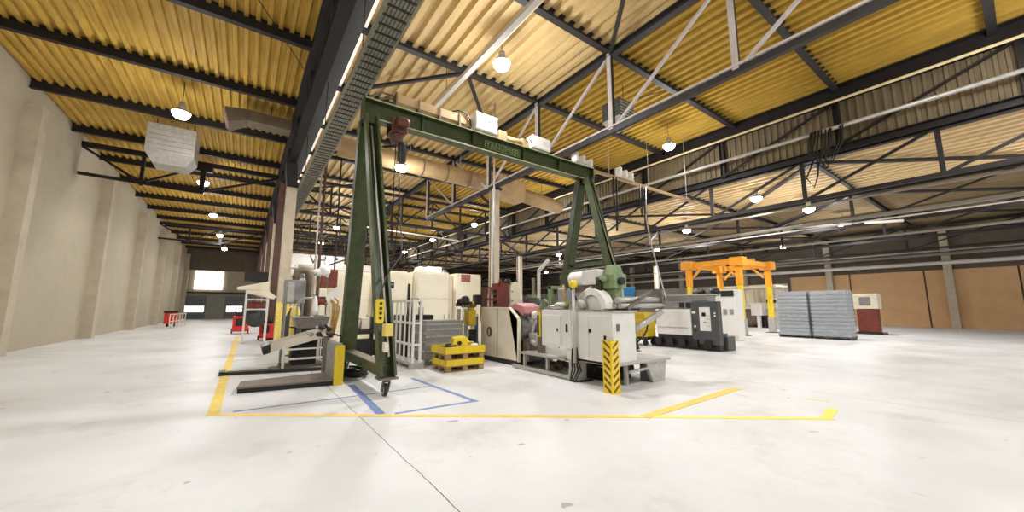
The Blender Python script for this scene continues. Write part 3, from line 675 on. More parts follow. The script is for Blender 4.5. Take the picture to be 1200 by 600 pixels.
for k in range(5): b.hexa([(-1.03-k*.025,16.6,8.45+k*.1),(-1.0-k*.025,16.6,8.45+k*.1),(-1.0-k*.025,17.5,8.45+k*.1),(-1.03-k*.025,17.5,8.45+k*.1),(-1.10-k*.025,16.6,8.50+k*.1),(-1.07-k*.025,16.6,8.50+k*.1),(-1.07-k*.025,17.5,8.50+k*.1),(-1.10-k*.025,17.5,8.50+k*.1)])
b.build('louvres', 'colbrown', t)
for y in (16.8, 17.3): MB().tube([(.3, y, 9.1), (.3, y, 9.5)], .012, 6).build('hanger', 'steel_dark', t)
def heater(x, y, z, s, label, m, roof):
    t = thing('unit_heater', (x, y, z), label, 'heater')
    MB().box(x-.45*s, x+.45*s, y-.4*s, y+.4*s, z+.25*s, z+.95*s).build('casing', m, t, bev=.02)
    b = MB()
    for k in range(5): b.box(x-.4*s, x+.4*s, y-.44*s, y-.4*s, z+.32*s+k*.12*s, z+.36*s+k*.12*s)
    b.build('louvres', 'galv', t)
    MB().hexa([(x-.3*s,y-.3*s,z),(x+.3*s,y-.3*s,z),(x+.3*s,y+.3*s,z),(x-.3*s,y+.3*s,z),(x-.45*s,y-.4*s,z+.25*s),(x+.45*s,y-.4*s,z+.25*s),(x+.45*s,y+.4*s,z+.25*s),(x-.45*s,y+.4*s,z+.25*s)]).build('outlet', 'galv', t)
    for sx in (-.35*s, .35*s): MB().tube([(x+sx, y, z+.95*s), (x+sx, y, roof)], .015, 6).build('hanger', 'steel_dark', t)
heater(-2.95, 20.6, 7.4, 1.7, 'large grey air heater hanging at the left edge under the ochre roof', 'galv', 9.5)
heater(10.5, 8.0, 8.0, .95, 'dark air heater hanging behind the truss post under the golden roof', 'grey_dark', 9.8)
for z, x, r_, m, lab in ((9.22, 17.3, .05, 'pipe_cream', 'pale yellow pipe running along the top of the stepped wall'), (8.28, 17.5, .075, 'galv', 'grey pipe running along the middle of the stepped wall')):
    MB().tube([(x, YN, z), (x, 20, z), (x, 60, z)], r_, 8).build('wall_rail_pipe', m, label=lab, cat='pipe')
for x, z, r_, m, lab in ((21.5, 6.35, .05, 'pipe_dull', 'upper thin pipe crossing the right hall under the cream roof'), (22.5, 5.65, .09, 'pipe_dull', 'thick grey pipe crossing the right hall'), (22.0, 5.35, .03, 'pipe_white', 'white pipe just below the thick grey pipe of the right hall'),
                         (28, 5.45, .07, 'pipe_dull', 'grey pipe deeper in the right hall'), (34, 5.0, .05, 'pipe_dull', 'white pipe deep in the right hall'), (44.2, 5.75, .14, 'pipe_dull', 'upper pipe along the right hall wall'), (44.2, 5.05, .16, 'pipe_white', 'lower pale pipe along the right hall wall')):
    MB().tube([(x, YN, z), (x, 30, z), (x, 58 if x > 40 else 34, z)], r_, 8).build('hanging_pipe', m, label=lab, cat='pipe')
MB().bar((24, 3, 5.5), (28.5, 8.5, 6.7), .12, .12).build('roof_brace', 'pipe_white', kind='structure', label='white slanting brace in the right hall beside a lamp', cat='brace')
t = thing('hanging_cable_bundle', (17.2, 4.3, 6.2), 'tangled black cable bundle hanging on the stepped wall at the far right', 'cable bundle')
random.seed(8)
for k in range(9):
    y0 = 4.0+random.uniform(-.3,.3); w_ = random.uniform(.15,.45); zz = random.uniform(7.0, 7.5)
    MB().tube([(17.35+random.uniform(-.1,.1), y0-w_, 8.25), (17.2, y0-w_*.9, 7.6), (17.15+random.uniform(-.1,.1), y0, zz-.4), (17.2, y0+w_*.9, 7.5), (17.35, y0+w_*.6, 8.3)], .025, 6).build('cable_loop', 'black', t)
MB().tube([(17.2,4.1,7.0),(17.15,4.15,6.5),(17.2,4.3,6.1),(17.15,4.5,6.5),(17.2,4.2,7.2)], .03, 6).build('cable_loop', 'black', t)
t = thing('hanging_conduit', (9, 17, 5.2), 'thin pale conduit strung crosswise behind the crane towards the tall column', 'conduit')
MB().tube([(3.2, 16.6, 5.1), (8.9, 17.2, 5.05)], .035, 6).build('tube', 'pipe_white', t)
for x, y, z0, z1, m, lab in ((2.9, 20.5, 0, 9.8, 'colbrown', 'dark red brown standpipe rising beside the crane leg'), (2.55, 19.2, 0, 9.8, 'galv', 'thin pale standpipe rising left of the dark one'), (3.7, 21, 0, 9.8, 'steel_grey', 'thin dark standpipe close to the rear crane leg'),
                             (7.75, 12.0, 0, 9.9, 'galv', 'slim grey pole rising beside the tall column')):
    b = MB().tube([(x, y, z0), (x, y, z1)], .07 if m == 'colbrown' else .04, 8)
    b.build('standpipe', m, label=lab, cat='pipe')

# ================================================================== left aisle background
t = thing('hopper_stand', (.45, 21.4, 0), 'white tubular stand carrying a cream hood and a black box beside the left aisle', 'stand')
for x, y in ((.08,21.0),(.92,21.0),(.08,21.5),(.92,21.5)): MB().box(x-.04, x+.04, y-.04, y+.04, 0, 2.42).build('leg', 'white', t)
for z in (1.5, 1.95, 2.32): MB().bar((.08,21,z),(.92,21,z), .06, .06).build('rail', 'white', t); MB().bar((.08,21.5,z),(.92,21.5,z), .06, .06).build('rail', 'white', t)
MB().bar((.08,20.6,.05),(.08,21.65,.05),.07,.06).build('skid', 'white', t); MB().bar((.92,20.6,.05),(.92,21.65,.05),.07,.06).build('skid', 'white', t)
MB().hexa([(-.3,20.9,2.4),(.92,20.9,2.38),(.92,22,2.38),(-.3,22,2.4),(-.3,20.9,2.5),(.92,20.9,2.82),(.92,22,2.82),(-.3,22,2.5)]).build('hood', 'cream', t, bev=.02)
MB().box(-.06, .86, 20.95, 21.9, 2.78, 3.25).build('black_box', 'blackm', t, bev=.02)
MB().prism([(.9,2.38),(1.28,2.05),(1.28,1.95),(.1,2.25),(.1,2.38)], 'y', 20.9, 21.9).build('chute', 'cream', t)
MB().lathe([(.05,0),(.42,.02),(.45,.1),(.45,.5),(.3,.62),(.05,.66)], (.52,21.3,1.12), (0,1,0), 20).build('drum', 'grey_dark', t)
MB().box(.2, .75, 21.1, 21.6, 1.55, 1.85).build('sign_board', 'brick', t)
MB().bar((1.2, 20.9, 2.0), (1.85, 20.6, 1.95), .12, .1).build('discharge_arm', 'blackm', t)
def redmach(x, y, s, label):
    t = thing('floor_cleaner', (x, y, 0), label, 'cleaning machine')
    MB().box(x-.32*s, x+.32*s, y-.4*s, y+.4*s, .12*s, .85*s).build('body', 'red', t, bev=.05)
    MB().box(x-.26*s, x+.26*s, y-.3*s, y+.35*s, .85*s, 1.0*s).build('lid', 'blackm', t, bev=.03)
    MB().tube([(x-.25*s,y+.35*s,.9*s),(x-.25*s,y+.5*s,1.2*s),(x+.25*s,y+.5*s,1.2*s),(x+.25*s,y+.35*s,.9*s)], .025*s).build('handle', 'blackm', t)
    MB().box(x-.2*s, x+.1*s, y-.42*s, y-.4*s, .4*s, .75*s).build('front_panel', 'blackm', t)
    for sx in (-1, 1): MB().cyl((x+sx*.3*s, y+.2*s, .13*s), (x+sx*.36*s, y+.2*s, .13*s), .13*s).build('wheel', 'black', t)
redmach(-.05, 28.4, 1.25, 'red cleaning machine left of the white tubular stand')
redmach(1.02, 22.06, .95, 'red machine between the white stand and the yellow column guard')
t = thing('column_guard', (1.38, 18.7, 0), 'tall yellow steel guard with bolt holes at the foot of the beige column', 'guard')
MB().prism([(1.14,18.95),(1.14,18.55),(1.62,18.55),(1.62,18.95),(1.56,18.95),(1.56,18.61),(1.20,18.61),(1.20,18.95)], 'z', 0, 1.8).build('shield', 'yellow_p', t)
b = MB()
for k in range(6): b.cyl((1.2, 18.55, .3+k*.25), (1.2, 18.53, .3+k*.25), .03, n=8)
b.build('bolts', 'white', t)
t = thing('gas_cylinder', (1.42, 14.25, 0), 'slim ochre yellow gas cylinder standing before the dust collector', 'gas cylinder')
MB().lathe([(.14,0),(.145,.03),(.145,1.45),(.10,1.6),(.04,1.66),(.04,1.72)], (1.42,14.25,0), n=18).build('bottle', 'yellow_p', t)
for z in (.5, .95, 1.3): MB().ring((1.42,14.25,z), (0,0,1), .15, .14, .04).build('strap', 'blackm', t)
MB().lathe([(.05,0),(.055,.1),(.03,.13)], (1.42,14.25,1.72), n=10).build('valve', 'iron', t)
# barrier and red box at the left wall
t = thing('crowd_barrier', (-4.1, 40, 0), 'low pale railing standing by the left wall', 'barrier')
for k in range(6): MB().box(-4.3+k*.06-.03, -4.3+k*.06+.03, 37+k*1.2-.03, 37+k*1.2+.03, 0, 1.1).build('post', 'beige', t)
for z in (.55, 1.06): MB().bar((-4.3,37,z),(-4.0,43,z),.06,.06).build('rail', 'beige', t)
t = thing('tool_cart', (-4.6, 42, 0), 'small red cart behind the low railing by the left wall', 'cart')
MB().box(-5.2,-4.4,41.5,42.5,.25,1.15).build('box', 'red', t, bev=.04); MB().box(-5.25,-4.35,41.45,42.55,1.15,1.3).build('tray', 'blackm', t)
for y in (41.7, 42.3):
    for x in (-5.0, -4.6): MB().cyl((x-.04,y,.125),(x+.04,y,.125),.125).build('wheel', 'black', t)

# ================================================================== left work cell: conveyor, scale, guard, dust collector, robot
t = thing('floor_scale', (.9, 9.1, 0), 'low brown steel weighing plate lying on the floor before the chute', 'scale')
MB().hexa([(.03,8.82,0),(1.66,8.62,0),(1.78,9.62,0),(.09,9.42,0),(.03,8.82,.09),(1.66,8.62,.09),(1.78,9.62,.09),(.09,9.42,.09)]).build('frame', 'black', t)
MB().hexa([(.02,8.80,.09),(1.67,8.60,.09),(1.79,9.64,.09),(.08,9.44,.09),(.02,8.80,.125),(1.67,8.60,.125),(1.79,9.64,.125),(.08,9.44,.125)]).build('deck', 'plate', t)
t = thing('floor_rail', (.8, 11.1, 0), 'long black steel rail on the floor behind the weighing plate', 'rail')
MB().bar((-.28, 11.35, .04), (1.9, 10.75, .04), .10, .06).build('beam', 'blackm', t)
MB().bar((-.2, 11.6, .03), (1.95, 11.0, .03), .06, .05).build('second_beam', 'iron', t)
MB().box(-.34,-.22,11.25,11.6,0,.09).build('end_stop', 'blackm', t)
t = thing('inclined_chute', (1.2, 12, 0), 'beige inclined chute on a white frame rising from the aisle side', 'conveyor')
for y in (11.5, 12.45):
    MB().hexa([(.62,y,.44),(1.9,y,.78),(1.9,y+.03,.78),(.62,y+.03,.44),(.57,y,.64),(1.9,y,.99),(1.9,y+.03,.99),(.57,y+.03,.64)]).build('side_board', 'beige', t)
MB().hexa([(.55,11.53,.50),(1.85,11.53,.84),(1.85,12.45,.84),(.55,12.45,.50),(.55,11.53,.53),(1.85,11.53,.87),(1.85,12.45,.87),(.55,12.45,.53)]).build('belt', 'black', t)
MB().hexa([(.50,11.47,.40),(.66,11.47,.44),(.66,12.5,.44),(.50,12.5,.40),(.46,11.47,.60),(.64,11.47,.68),(.64,12.5,.68),(.46,12.5,.60)]).build('tail_plate', 'blackm', t, bev=.02)
for x, y, z in ((.95,11.5,.58),(1.9,11.5,.82),(.95,12.46,.58),(1.9,12.46,.82)): MB().box(x-.03,x+.03,y-.03,y+.03,0,z).build('leg', 'white', t)
for y in (11.5, 12.46): MB().bar((.95,y,.25),(1.9,y,.25),.05,.05).build('brace', 'white', t); MB().bar((.95,y,.5),(1.9,y,.5),.04,.04).build('brace', 'white', t)
MB().box(1.15,1.75,11.75,12.35,.05,.62).build('collecting_bin', 'black', t, bev=.02)
MB().box(.9,1.95,11.6,12.4,.0,.06).build('base_plate', 'iron', t)
t = thing('guard_panel', (1.84, 9.1, 0), 'upright grey sheet guard with a bright yellow front edge beside the weighing plate', 'guard')
MB().box(1.64, 1.78, 8.62, 9.6, 0, .84).build('sheet', 'grey_mid', t, bev=.008)
MB().box(1.635, 1.815, 8.56, 8.64, 0, .80).build('yellow_edge', 'yellow', t, bev=.008, label='bright yellow front edge')
MB().box(1.635,1.642,8.95,9.05,.5,.66).build('sticker', 'pink', t)
t = thing('fittings_heap', (1.75, 10.2, 0), 'greasy valve fittings mounted behind the grey sheet guard', 'valve group')
MB().box(1.66,1.78,10.1,10.25,0,.9).build('pedestal', 'iron', t, bev=.01)
random.seed(3)
for k in range(7):
    p0 = V((1.42+random.random()*.45, 9.95+random.random()*.5, .88+random.random()*.22)); d_ = V((random.uniform(-1,1), random.uniform(-1,1), random.uniform(-.2,1))).normalized()*.2
    MB().lathe([(.03,0),(.06,.02),(.06,.08),(.035,.1),(.035,.2)], p0, d_, 10).build('fitting', 'galv' if k % 2 else 'blackm', t)
MB().tube([(1.85,10.1,.95),(2.0,9.9,.9),(2.05,9.85,.5),(2.08,9.9,.05)], .025).build('hose', 'black', t)
t = thing('hose_coil', (2.3, 9.3, 0), 'coil of black hose lying on the floor behind the yellow guard edge', 'hose')
MB().tube([(2.22+(.20+.012*(k%7))*math.cos(k*.5), 9.35+(.36+.02*(k%7))*math.sin(k*.5), .03+.0035*k) for k in range(42)], .026, 8).build('loops', 'black', t)
MB().tube([(2.42,9.35,.03),(2.5,9.8,.03),(2.62,10.2,.03),(2.5,10.6,.03)], .02).build('hose_end', 'black', t)
t = thing('dust_collector', (1.5, 15.2, 0), 'grey sheet metal dust collector with a fat bent duct beside the column', 'dust collector')
MB().box(1.12, 1.76, 14.95, 15.6, 1.72, 2.55).build('housing', 'grey_mid', t, bev=.015)
MB().box(1.2, 1.4, 14.93, 14.95, 1.78, 2.48).build('front_sheet', 'galv', t)
for x in (1.18,1.7):
    for y in (15.0,15.54): MB().box(x-.03,x+.03,y-.03,y+.03,0,1.72).build('leg', 'grey_mid', t)
MB().tube([(1.45,15.25,2.5)]+arc((1.66,15.25,2.72), .21, PI, 0, 10)+[(1.87,15.25,2.2),(1.87,15.25,1.2)], .115, 14).build('bent_duct', 'ductdk', t)
MB().cyl((1.52,14.9,1.25),(1.52,14.9,1.7),.11).build('motor', 'navy', t); MB().box(1.46,1.58,14.76,14.8,1.38,1.48).build('motor_plate', 'white', t)
MB().lathe([(.26,.0),(.28,.1),(.28,.6),(.12,.95)], (1.45,15.25,.55), n=16).build('dust_bin', 'grey_dark', t)
t = thing('parts_washer', (1.78, 13.4, 0), 'dark oily trough table with a pale pointed hood left of the crane leg', 'workbench')
MB().prism([(1.28,1.30),(2.26,1.30),(2.16,.96),(1.40,.96)], 'y', 13.0, 13.9).build('trough', 'iron', t, bev=.01)
MB().box(1.26,2.28,12.97,13.93,1.28,1.32).build('rim', 'galv', t)
MB().box(1.42,1.7,13.02,13.5,1.32,1.34).build('opening', 'black', t); MB().box(1.85,2.1,13.02,13.5,1.32,1.34).build('opening', 'black', t)
for x in (1.42,2.12):
    for y in (13.1,13.8): MB().box(x-.04,x+.04,y-.04,y+.04,0,.98).build('leg', 'grey_dark', t)
MB().box(1.5,2.05,13.1,13.8,.3,.94).build('tank', 'blackm', t, bev=.02)
MB().lathe([(.11,0),(.09,.2),(.06,.5),(.01,.62)], (1.85,13.3,1.34), n=14).build('pointed_hood', 'white', t)
MB().tube([(1.4,13.7,1.32),(1.4,13.7,1.75),(1.55,13.5,1.88),(1.8,13.4,1.9)], .03).build('spout', 'galv', t)
t = thing('welding_robot', (2.2, 14.4, 0), 'red brown robot arm with a pale rounded head standing behind the trough table', 'robot')
MB().lathe([(.34,0),(.34,.06),(.22,.1),(.2,.55),(.24,.6)], (2.2,14.4,0), n=18).build('pedestal', 'cream', t)
MB().lathe([(.22,0),(.25,.1),(.25,.35),(.18,.5)], (2.2,14.4,.6), n=18).build('turntable', 'cream', t)
MB().bar((2.2,14.4,.95),(2.2,14.4,1.75),.26,.3, (0,1,0), (0,0),.18,.2).build('lower_arm', 'cream', t, bev=.04)
MB().lathe([(.12,0),(.16,.04),(.16,.3),(.12,.34)], (2.03,14.4,1.8), (1,0,0), 18).build('elbow', 'brick', t)
MB().bar((2.2,14.4,1.85),(2.2,14.4,2.75),.2,.2,(0,1,0),(0,0),.14,.14).build('upper_arm', 'brick', t, bev=.03)
MB().box(2.08,2.32,14.22,14.3,1.95,2.25).build('arm_cover', 'cream', t, bev=.02)
MB().ball((2.22,14.4,2.86), .2, (1,.9,1.05)).ball((2.02,14.38,2.80), .13, (1.5,1,1)).build('head', 'white', t)
MB().cyl((1.95,14.36,2.78),(1.82,14.33,2.74),.10,.08).build('wrist', 'galv', t)
MB().lathe([(.05,0),(.03,.25)], (2.22,14.4,3.0), (.1,0,1), 10).build('stub', 'white', t)
for k, (dx, dz) in enumerate(((.25,0),(.32,-.1),(.4,.05),(.46,-.15))):
    MB().tube([(2.2+dx*.6,14.3,2.0+dz),(2.3+dx,14.25,1.75+dz),(2.35+dx*.8,14.25,1.3),(2.35+dx*.6,14.2,.7)], .03).build('hose', 'hose', t)
MB().hexa([(2.3,14.25,1.72),(2.72,14.25,2.0),(2.72,14.32,2.0),(2.3,14.32,1.72),(2.3,14.25,2.0),(2.72,14.25,2.4),(2.72,14.32,2.4),(2.3,14.32,2.0)]).build('flag_plate', 'white', t)
MB().box(2.42,2.7,14.6,14.8,2.3,2.95).build('control_ladder', 'brick', t)
t = thing('press_bench', (3.0, 12.4, 0), 'black oily press bench standing between the crane legs before the cabinets', 'workbench')
MB().box(2.55,3.55,12.0,12.8,.78,.92).build('top', 'blackm', t, bev=.015)
for x in (2.62,3.48):
    for y in (12.07,12.73): MB().box(x-.05,x+.05,y-.05,y+.05,0,.78).build('leg', 'blackm', t)
MB().box(2.7,3.45,12.1,12.7,.12,.6).build('hydraulic_tank', 'black', t, bev=.02)
MB().box(2.62,2.78,12.1,12.4,.92,1.35).build('column', 'blackm', t); MB().cyl((2.9,12.2,.92),(2.9,12.2,1.2),.09).build('cylinder', 'galv', t)
MB().box(3.3,3.5,12.05,12.4,.92,1.3).build('head', 'blackm', t, bev=.02)
MB().box(3.0,3.25,12.1,12.5,.92,1.28).build('cover', 'beige', t, bev=.02)

# lettered banner, far pipes and machines behind the robot
t = thing('hanging_banner', (5.3, 40, 5.6), 'pale banner with dark letters VH hung far behind the robot', 'banner')
MB().box(3.05, 7.9, 40, 40.04, 5.55, 6.62).build('cloth', 'white', t)
text('VH', 1.15, (5.55, 39.98, 6.1), (PI/2,0,0), 'steel_dark', t, 'lettering', .01)
MB().bar((6.4,39.97,5.66),(7.9,39.97,6.3),.06,.12).build('stroke', 'steel_dark', t); MB().cyl((7.2,39.99,6.35),(7.2,39.96,6.35),.12).build('dot', 'steel_dark', t)
b = MB()
for x in (3.6, 7.4): b.tube([(x,40.02,6.6),(x,40.02,9.7)],.015,6)
b.build('rope', 'steel_grey', t)
MB().tube([(2.9,29.8,4.4),(5.4,29.8,4.4)], .22, 14).build('hanging_exhaust_pipe', 'pipe_white', label='fat white horizontal exhaust pipe behind the robot', cat='pipe')
t = thing('storage_rack', (3.0, 30.5, 0), 'pale shelving with boxes far behind the dust collector', 'rack')
for x in (1.9,4.3): 
    for y in (30.2,31.2): MB().box(x-.05,x+.05,y-.05,y+.05,0,4.6).build('upright', 'beige', t)
for z in (.6,1.6,2.6,3.6,4.4): MB().box(1.9,4.3,30.2,31.2,z-.05,z+.05).build('shelf', 'white', t)
random.seed(5)
for z, lv in ((.65,'lowest'),(1.65,'second'),(2.65,'third'),(3.65,'top')):
    for k, pl in enumerate(('left', 'middle', 'right')):
        hh = .4+random.random()*.25
        MB().box(1.98+k*.76,2.62+k*.76,30.32,31.0,z+.005,z+hh).build('stored_box', ('white','beige','grey_mid')[(k+int(z*2))%3], label=f'box on the {lv} shelf of the pale far rack, {pl} place', cat='box', group='boxes on the far rack')

# ================================================================== cream cabinets
def cabinet(x0, x1, y, h, label, doors=1, m='cream', depth=1.4, sign=None, louver=False):
    t = thing('enclosure_cabinet', ((x0+x1)/2, y+depth/2, 0), label, 'cabinet')
    MB().box(x0, x1, y, y+depth, .08, h).build('body', m, t, bev=.012)
    MB().box(x0+.03, x1-.03, y+.05, y+depth-.05, 0, .08).build('plinth', 'grey_dark', t)
    w_ = (x1-x0)/doors
    for k in range(doors):
        a, c = x0+k*w_+.04, x0+(k+1)*w_-.04
        d = MB().box(a, c, y-.025, y, .2, h*.62).build('door', m, t, bev=.006)
        MB().box(c-.16, c-.12, y-.06, y-.025, 1.1, 1.3).build('handle', 'chrome', d)
        MB().box(a, c, y-.025, y, h*.64, h-.08).build('upper_panel', m, t, bev=.006)
    if sign: 
        sx, sz, w2, h2, mm = sign
        s_ = MB().box(sx, sx+w2, y-.04, y-.025, sz, sz+h2).build('sign', mm, t, label='dull coloured notice sign')
        MB().box(sx+.05, sx+w2-.05, y-.043, y-.04, sz+h2*.55, sz+h2*.7).build('text_band', 'pink' if mm == 'signred' else 'galv', s_)
    return t
cabinet(2.72, 4.12, 15.2, 2.95, 'cream cabinet leftmost of the row, half behind the crane leg', 1)
cabinet(4.14, 5.26, 14.5, 3.02, 'cream cabinet with a small dark sign, second of the row', 1, sign=(4.42, 2.32, .3, .26, 'blackm'))
c = cabinet(5.28, 5.60, 14.8, 3.0, 'narrow recessed cream panel with a long black handle, between wide cabinets', 1)
MB().box(5.38, 5.48, 14.70, 14.77, 1.75, 2.55).build('long_handle', 'blackm', c, bev=.02)
cabinet(5.62, 7.02, 14.4, 3.06, 'wide cream cabinet right of the long black handle', 1)
cabinet(7.04, 7.4, 14.75, 3.0, 'narrow beige cabinet beside the widest cream one', 1, 'beige')  # darker beige finish on the recessed narrow front
cabinet(7.42, 8.68, 14.5, 3.06, 'cream cabinet with a dull red sign, rightmost of the row', 1, sign=(7.66, 2.70, .46, .32, 'signred'))
t = thing('roof_blower', (6.4, 15.2, 3.06), 'white blower box with a bent pipe on top of the widest cream cabinet', 'blower')
MB().box(6.3,7.0,15.0,15.6,3.06,3.35).build('casing', 'white', t, bev=.05); MB().tube([(6.3,15.2,3.2),(6.05,15.2,3.25),(5.9,15.2,3.2),(5.85,15.2,3.06)],.1,12).build('bent_pipe', 'white', t)

# ================================================================== white bar rack, box pallet, collars
t = thing('bar_rack', (3.78, 10.75, 0), 'tall white tubular rack with upright bars on a grey skid behind the front crane leg', 'rack')
MB().box(3.62,3.98,9.52,12.05,.10,.16).build('skid_top', 'galv', t)
for y in (9.6,10.4,11.2,11.97): MB().box(3.62,3.98,y-.06,y+.06,0,.10).build('skid_block', 'galv', t)
for y in (9.56,12.01):
    for x in (3.68,3.88): MB().box(x-.03,x+.03,y-.03,y+.03,.16,1.80).build('upright', 'white', t)
for z in (.62,1.18,1.77):
    MB().bar((3.68,9.56,z),(3.68,12.01,z),.05,.06).build('rail', 'white', t)
    for y in (9.56,12.01): MB().bar((3.68,y,z),(3.88,y,z),.05,.05).build('end_rail', 'white', t)
for k in range(6): MB().bar((3.70,9.9+k*.36,.16),(3.70,9.9+k*.36,1.77),.11,.018,(1,0,0)).build('bar', 'white', t)
t = thing('dark_backing_unit', (4.6, 12.3, 0), 'black unit added behind the white bar rack to darken its gaps', 'tank')  # added black unit, a dark backdrop for the gaps between the bars
MB().box(4.15,5.2,11.7,12.9,.06,1.35).build('tank', 'blackm', t, bev=.03)
MB().cyl((4.5,12.0,1.35),(4.5,12.0,1.75),.12).build('filter_pot', 'iron', t); MB().cyl((4.9,12.1,1.35),(4.9,12.1,1.6),.09).build('filter_pot', 'grey_mid', t)
MB().tube([(4.5,12,1.75),(4.5,11.9,1.9),(4.7,11.9,1.9),(4.9,12.1,1.6)],.03).build('pipe', 'galv', t)
for x in (4.25,5.1):
    for y in (11.8,12.8): MB().box(x-.06,x+.06,y-.06,y+.06,0,.06).build('foot', 'blackm', t)
t = thing('box_pallet', (4.75, 10.3, 0), 'grey steel box pallet with ribbed sides behind the yellow collars', 'box pallet')
MB().box(4.2,5.35,9.95,10.75,.14,1.2).build('box', 'mesh', t, bev=.01)
b = MB()
for z in (.35,.55,.75,.95,1.1): b.box(4.2,5.35,9.925,9.95,z,z+.05)
for z in (.35,.6,.85,1.1): b.box(4.175,4.2,9.95,10.75,z,z+.05)
b.build('ribs', 'galv', t); MB().box(4.17,5.38,9.92,10.78,1.17,1.22).build('rim', 'mesh', t)
for x in (4.27,5.28):
    for y in (10.02,10.68): MB().box(x-.06,x+.06,y-.06,y+.06,0,.14).build('foot', 'mesh', t)
def pallet(x0, x1, y0, y1, z, label):
    t = thing('pallet', ((x0+x1)/2, (y0+y1)/2, z), label, 'pallet', 'pallets under the yellow collars')
    for k in range(5):
        y = y0+(y1-y0)*(k+.5)/5; MB().box(x0,x1,y-.07,y+.07,z+.122,z+.144).build('deck_board', 'wood', t)
    for k in range(3):
        x = x0+.07+(x1-x0-.14)*k/2
        MB().box(x-.07,x+.07,y0,y1,z+.1,z+.122).build('stringer', 'wood', t)
        for j in range(3):
            y = y0+.06+(y1-y0-.12)*j/2; MB().box(x-.07,x+.07,y-.06,y+.06,z+.02,z+.1).build('block', 'wood', t)
    for j in range(3):
        y = y0+.06+(y1-y0-.12)*j/2; MB().box(x0,x1,y-.05,y+.05,z,z+.02).build('bottom_board', 'wood', t)
def collar(x0, x1, y0, y1, z, h, label):
    t = thing('pallet_collar', ((x0+x1)/2, (y0+y1)/2, z), label, 'pallet collar', 'yellow pallet collars')
    for a in ((x0,x1,y0,y0+.025),(x0,x1,y1-.025,y1),(x0,x0+.025,y0+.025,y1-.025),(x1-.025,x1,y0+.025,y1-.025)): MB().box(*a,z,z+h).build('board', 'yellow', t, bev=.003)
    for x in (x0,x1):
        for y in (y0,y1): MB().box(x-.012,x+.012,y-.012,y+.012,z,z+h).build('hinge', 'ochre', t)
PX0,PX1,PY0,PY1 = 4.16,5.24,8.56,9.36
pallet(PX0,PX1,PY0,PY1,0,'wooden pallet standing on the floor under the lower yellow collar')
collar(PX0,PX1,PY0,PY1,.145,.15,'lower yellow pallet collar of the stack beside the white rack')
pallet(PX0,PX1,PY0,PY1,.296,'wooden pallet between the two yellow collars')
collar(PX0-.04,PX1+.03,PY0-.02,PY1+.02,.442,.17,'upper yellow pallet collar holding dark parts')
MB().box(PX0+.03,PX1-.03,PY0+.03,PY1-.03,.443,.57).build('parts_fill', 'blackm', label='dark oily parts filling the upper yellow collar', cat='metal parts')
t = thing('motor_cover', (4.75, 8.95, .57), 'bright yellow wedge shaped motor cover lying on the collar stack', 'machine cover')
MB().hexa([(4.42,8.75,.57),(5.05,8.72,.57),(5.1,9.15,.57),(4.45,9.15,.57),(4.5,8.82,.82),(4.82,8.80,.85),(4.85,9.08,.85),(4.55,9.08,.82)]).build('shell', 'yellow', t, bev=.03)
MB().box(4.86,5.06,8.74,8.9,.57,.70).build('bracket', 'ochre', t, bev=.02); MB().cyl((4.62,8.80,.68),(4.62,8.72,.68),.05).build('port', 'blackm', t)
MB().ball((5.05,8.75,.60),.1,(1.2,.8,.55)).ball((5.12,8.8,.61),.07,(1,1,.6)).build('rag', 'white', label='crumpled white rag on the right of the yellow motor cover', cat='rag')
t = thing('cast_part', (4.33, 8.8, .57), 'dark round casting left of the yellow motor cover', 'metal part')
MB().lathe([(.10,0),(.11,.03),(.07,.06),(.07,.1),(.03,.12)], (4.33,8.8,.57), n=16).build('flange', 'blackm', t); MB().cyl((4.28,8.75,.62),(4.5,8.7,.63),.03).build('shaft', 'iron', t)

# pillar drill like machine tool with a yellow motor
t = thing('drilling_machine', (5.85, 10.6, 0), 'machine tool with dark cylinders on top and an ochre motor behind the collar stack', 'machine tool')
MB().box(5.4,6.1,10.4,11.0,0,.12).build('base', 'grey_mid', t, bev=.02)
for x in (5.52,5.78,6.02): MB().box(x-.045,x+.045,10.5,10.6,.12,1.55 if x<6 else 1.75).build('column', 'galv' if x<6 else 'pipe_white', t)
MB().box(5.72,6.0,10.25,10.55,1.02,1.52).build('motor', 'ochre', t, bev=.04); MB().box(5.78,5.94,10.28,10.5,1.52,1.78).build('motor_neck', 'ochre', t, bev=.02)
MB().cyl((5.35,10.4,1.68),(6.05,10.4,1.66),.055).build('spindle', 'blackm', t)
for x, z, r_ in ((5.45,1.78,.09),(5.62,1.82,.13),(5.78,1.7,.08)): MB().lathe([(r_*.6,0),(r_,.02),(r_,.14),(r_*.7,.18)], (x,10.25,z), (0,1,0), 16).build('drum', 'blackm', t)
MB().box(6.0,6.22,10.3,10.55,1.68,2.0).build('control_head', 'blackm', t, bev=.03)
for k in range(5): MB().lathe([(.03,0),(.05,.02),(.03,.1)], (5.5+k*.1,10.3,1.6), (.1,-.3,.4), 8).build('knob', 'iron', t)
MB().tube([(5.6,10.4,1.6),(5.52,10.3,1.4),(5.55,10.28,1.15),(5.66,10.3,1.05)], .02).build('hose', 'galv', t)
for z in (.35,.7): MB().box(5.5,6.05,10.45,10.6,z,z+.05).build('cross_bar', 'galv', t)
MB().box(5.85,6.05,10.35,10.5,.12,.9).build('pipe_stack', 'blackm', t)
MB().box(5.4,5.6,10.35,10.45,1.0,1.03).build('table', 'galv', t)
t = thing('blue_post', (6.18, 10.5, 0), 'dull blue steel post beside the cream machine', 'post')
MB().box(6.14,6.28,10.62,10.78,0,1.3).build('shaft', 'bluepost', t, bev=.01); MB().box(6.11,6.4,10.54,10.86,0,.03).build('foot_plate', 'bluepost', t)

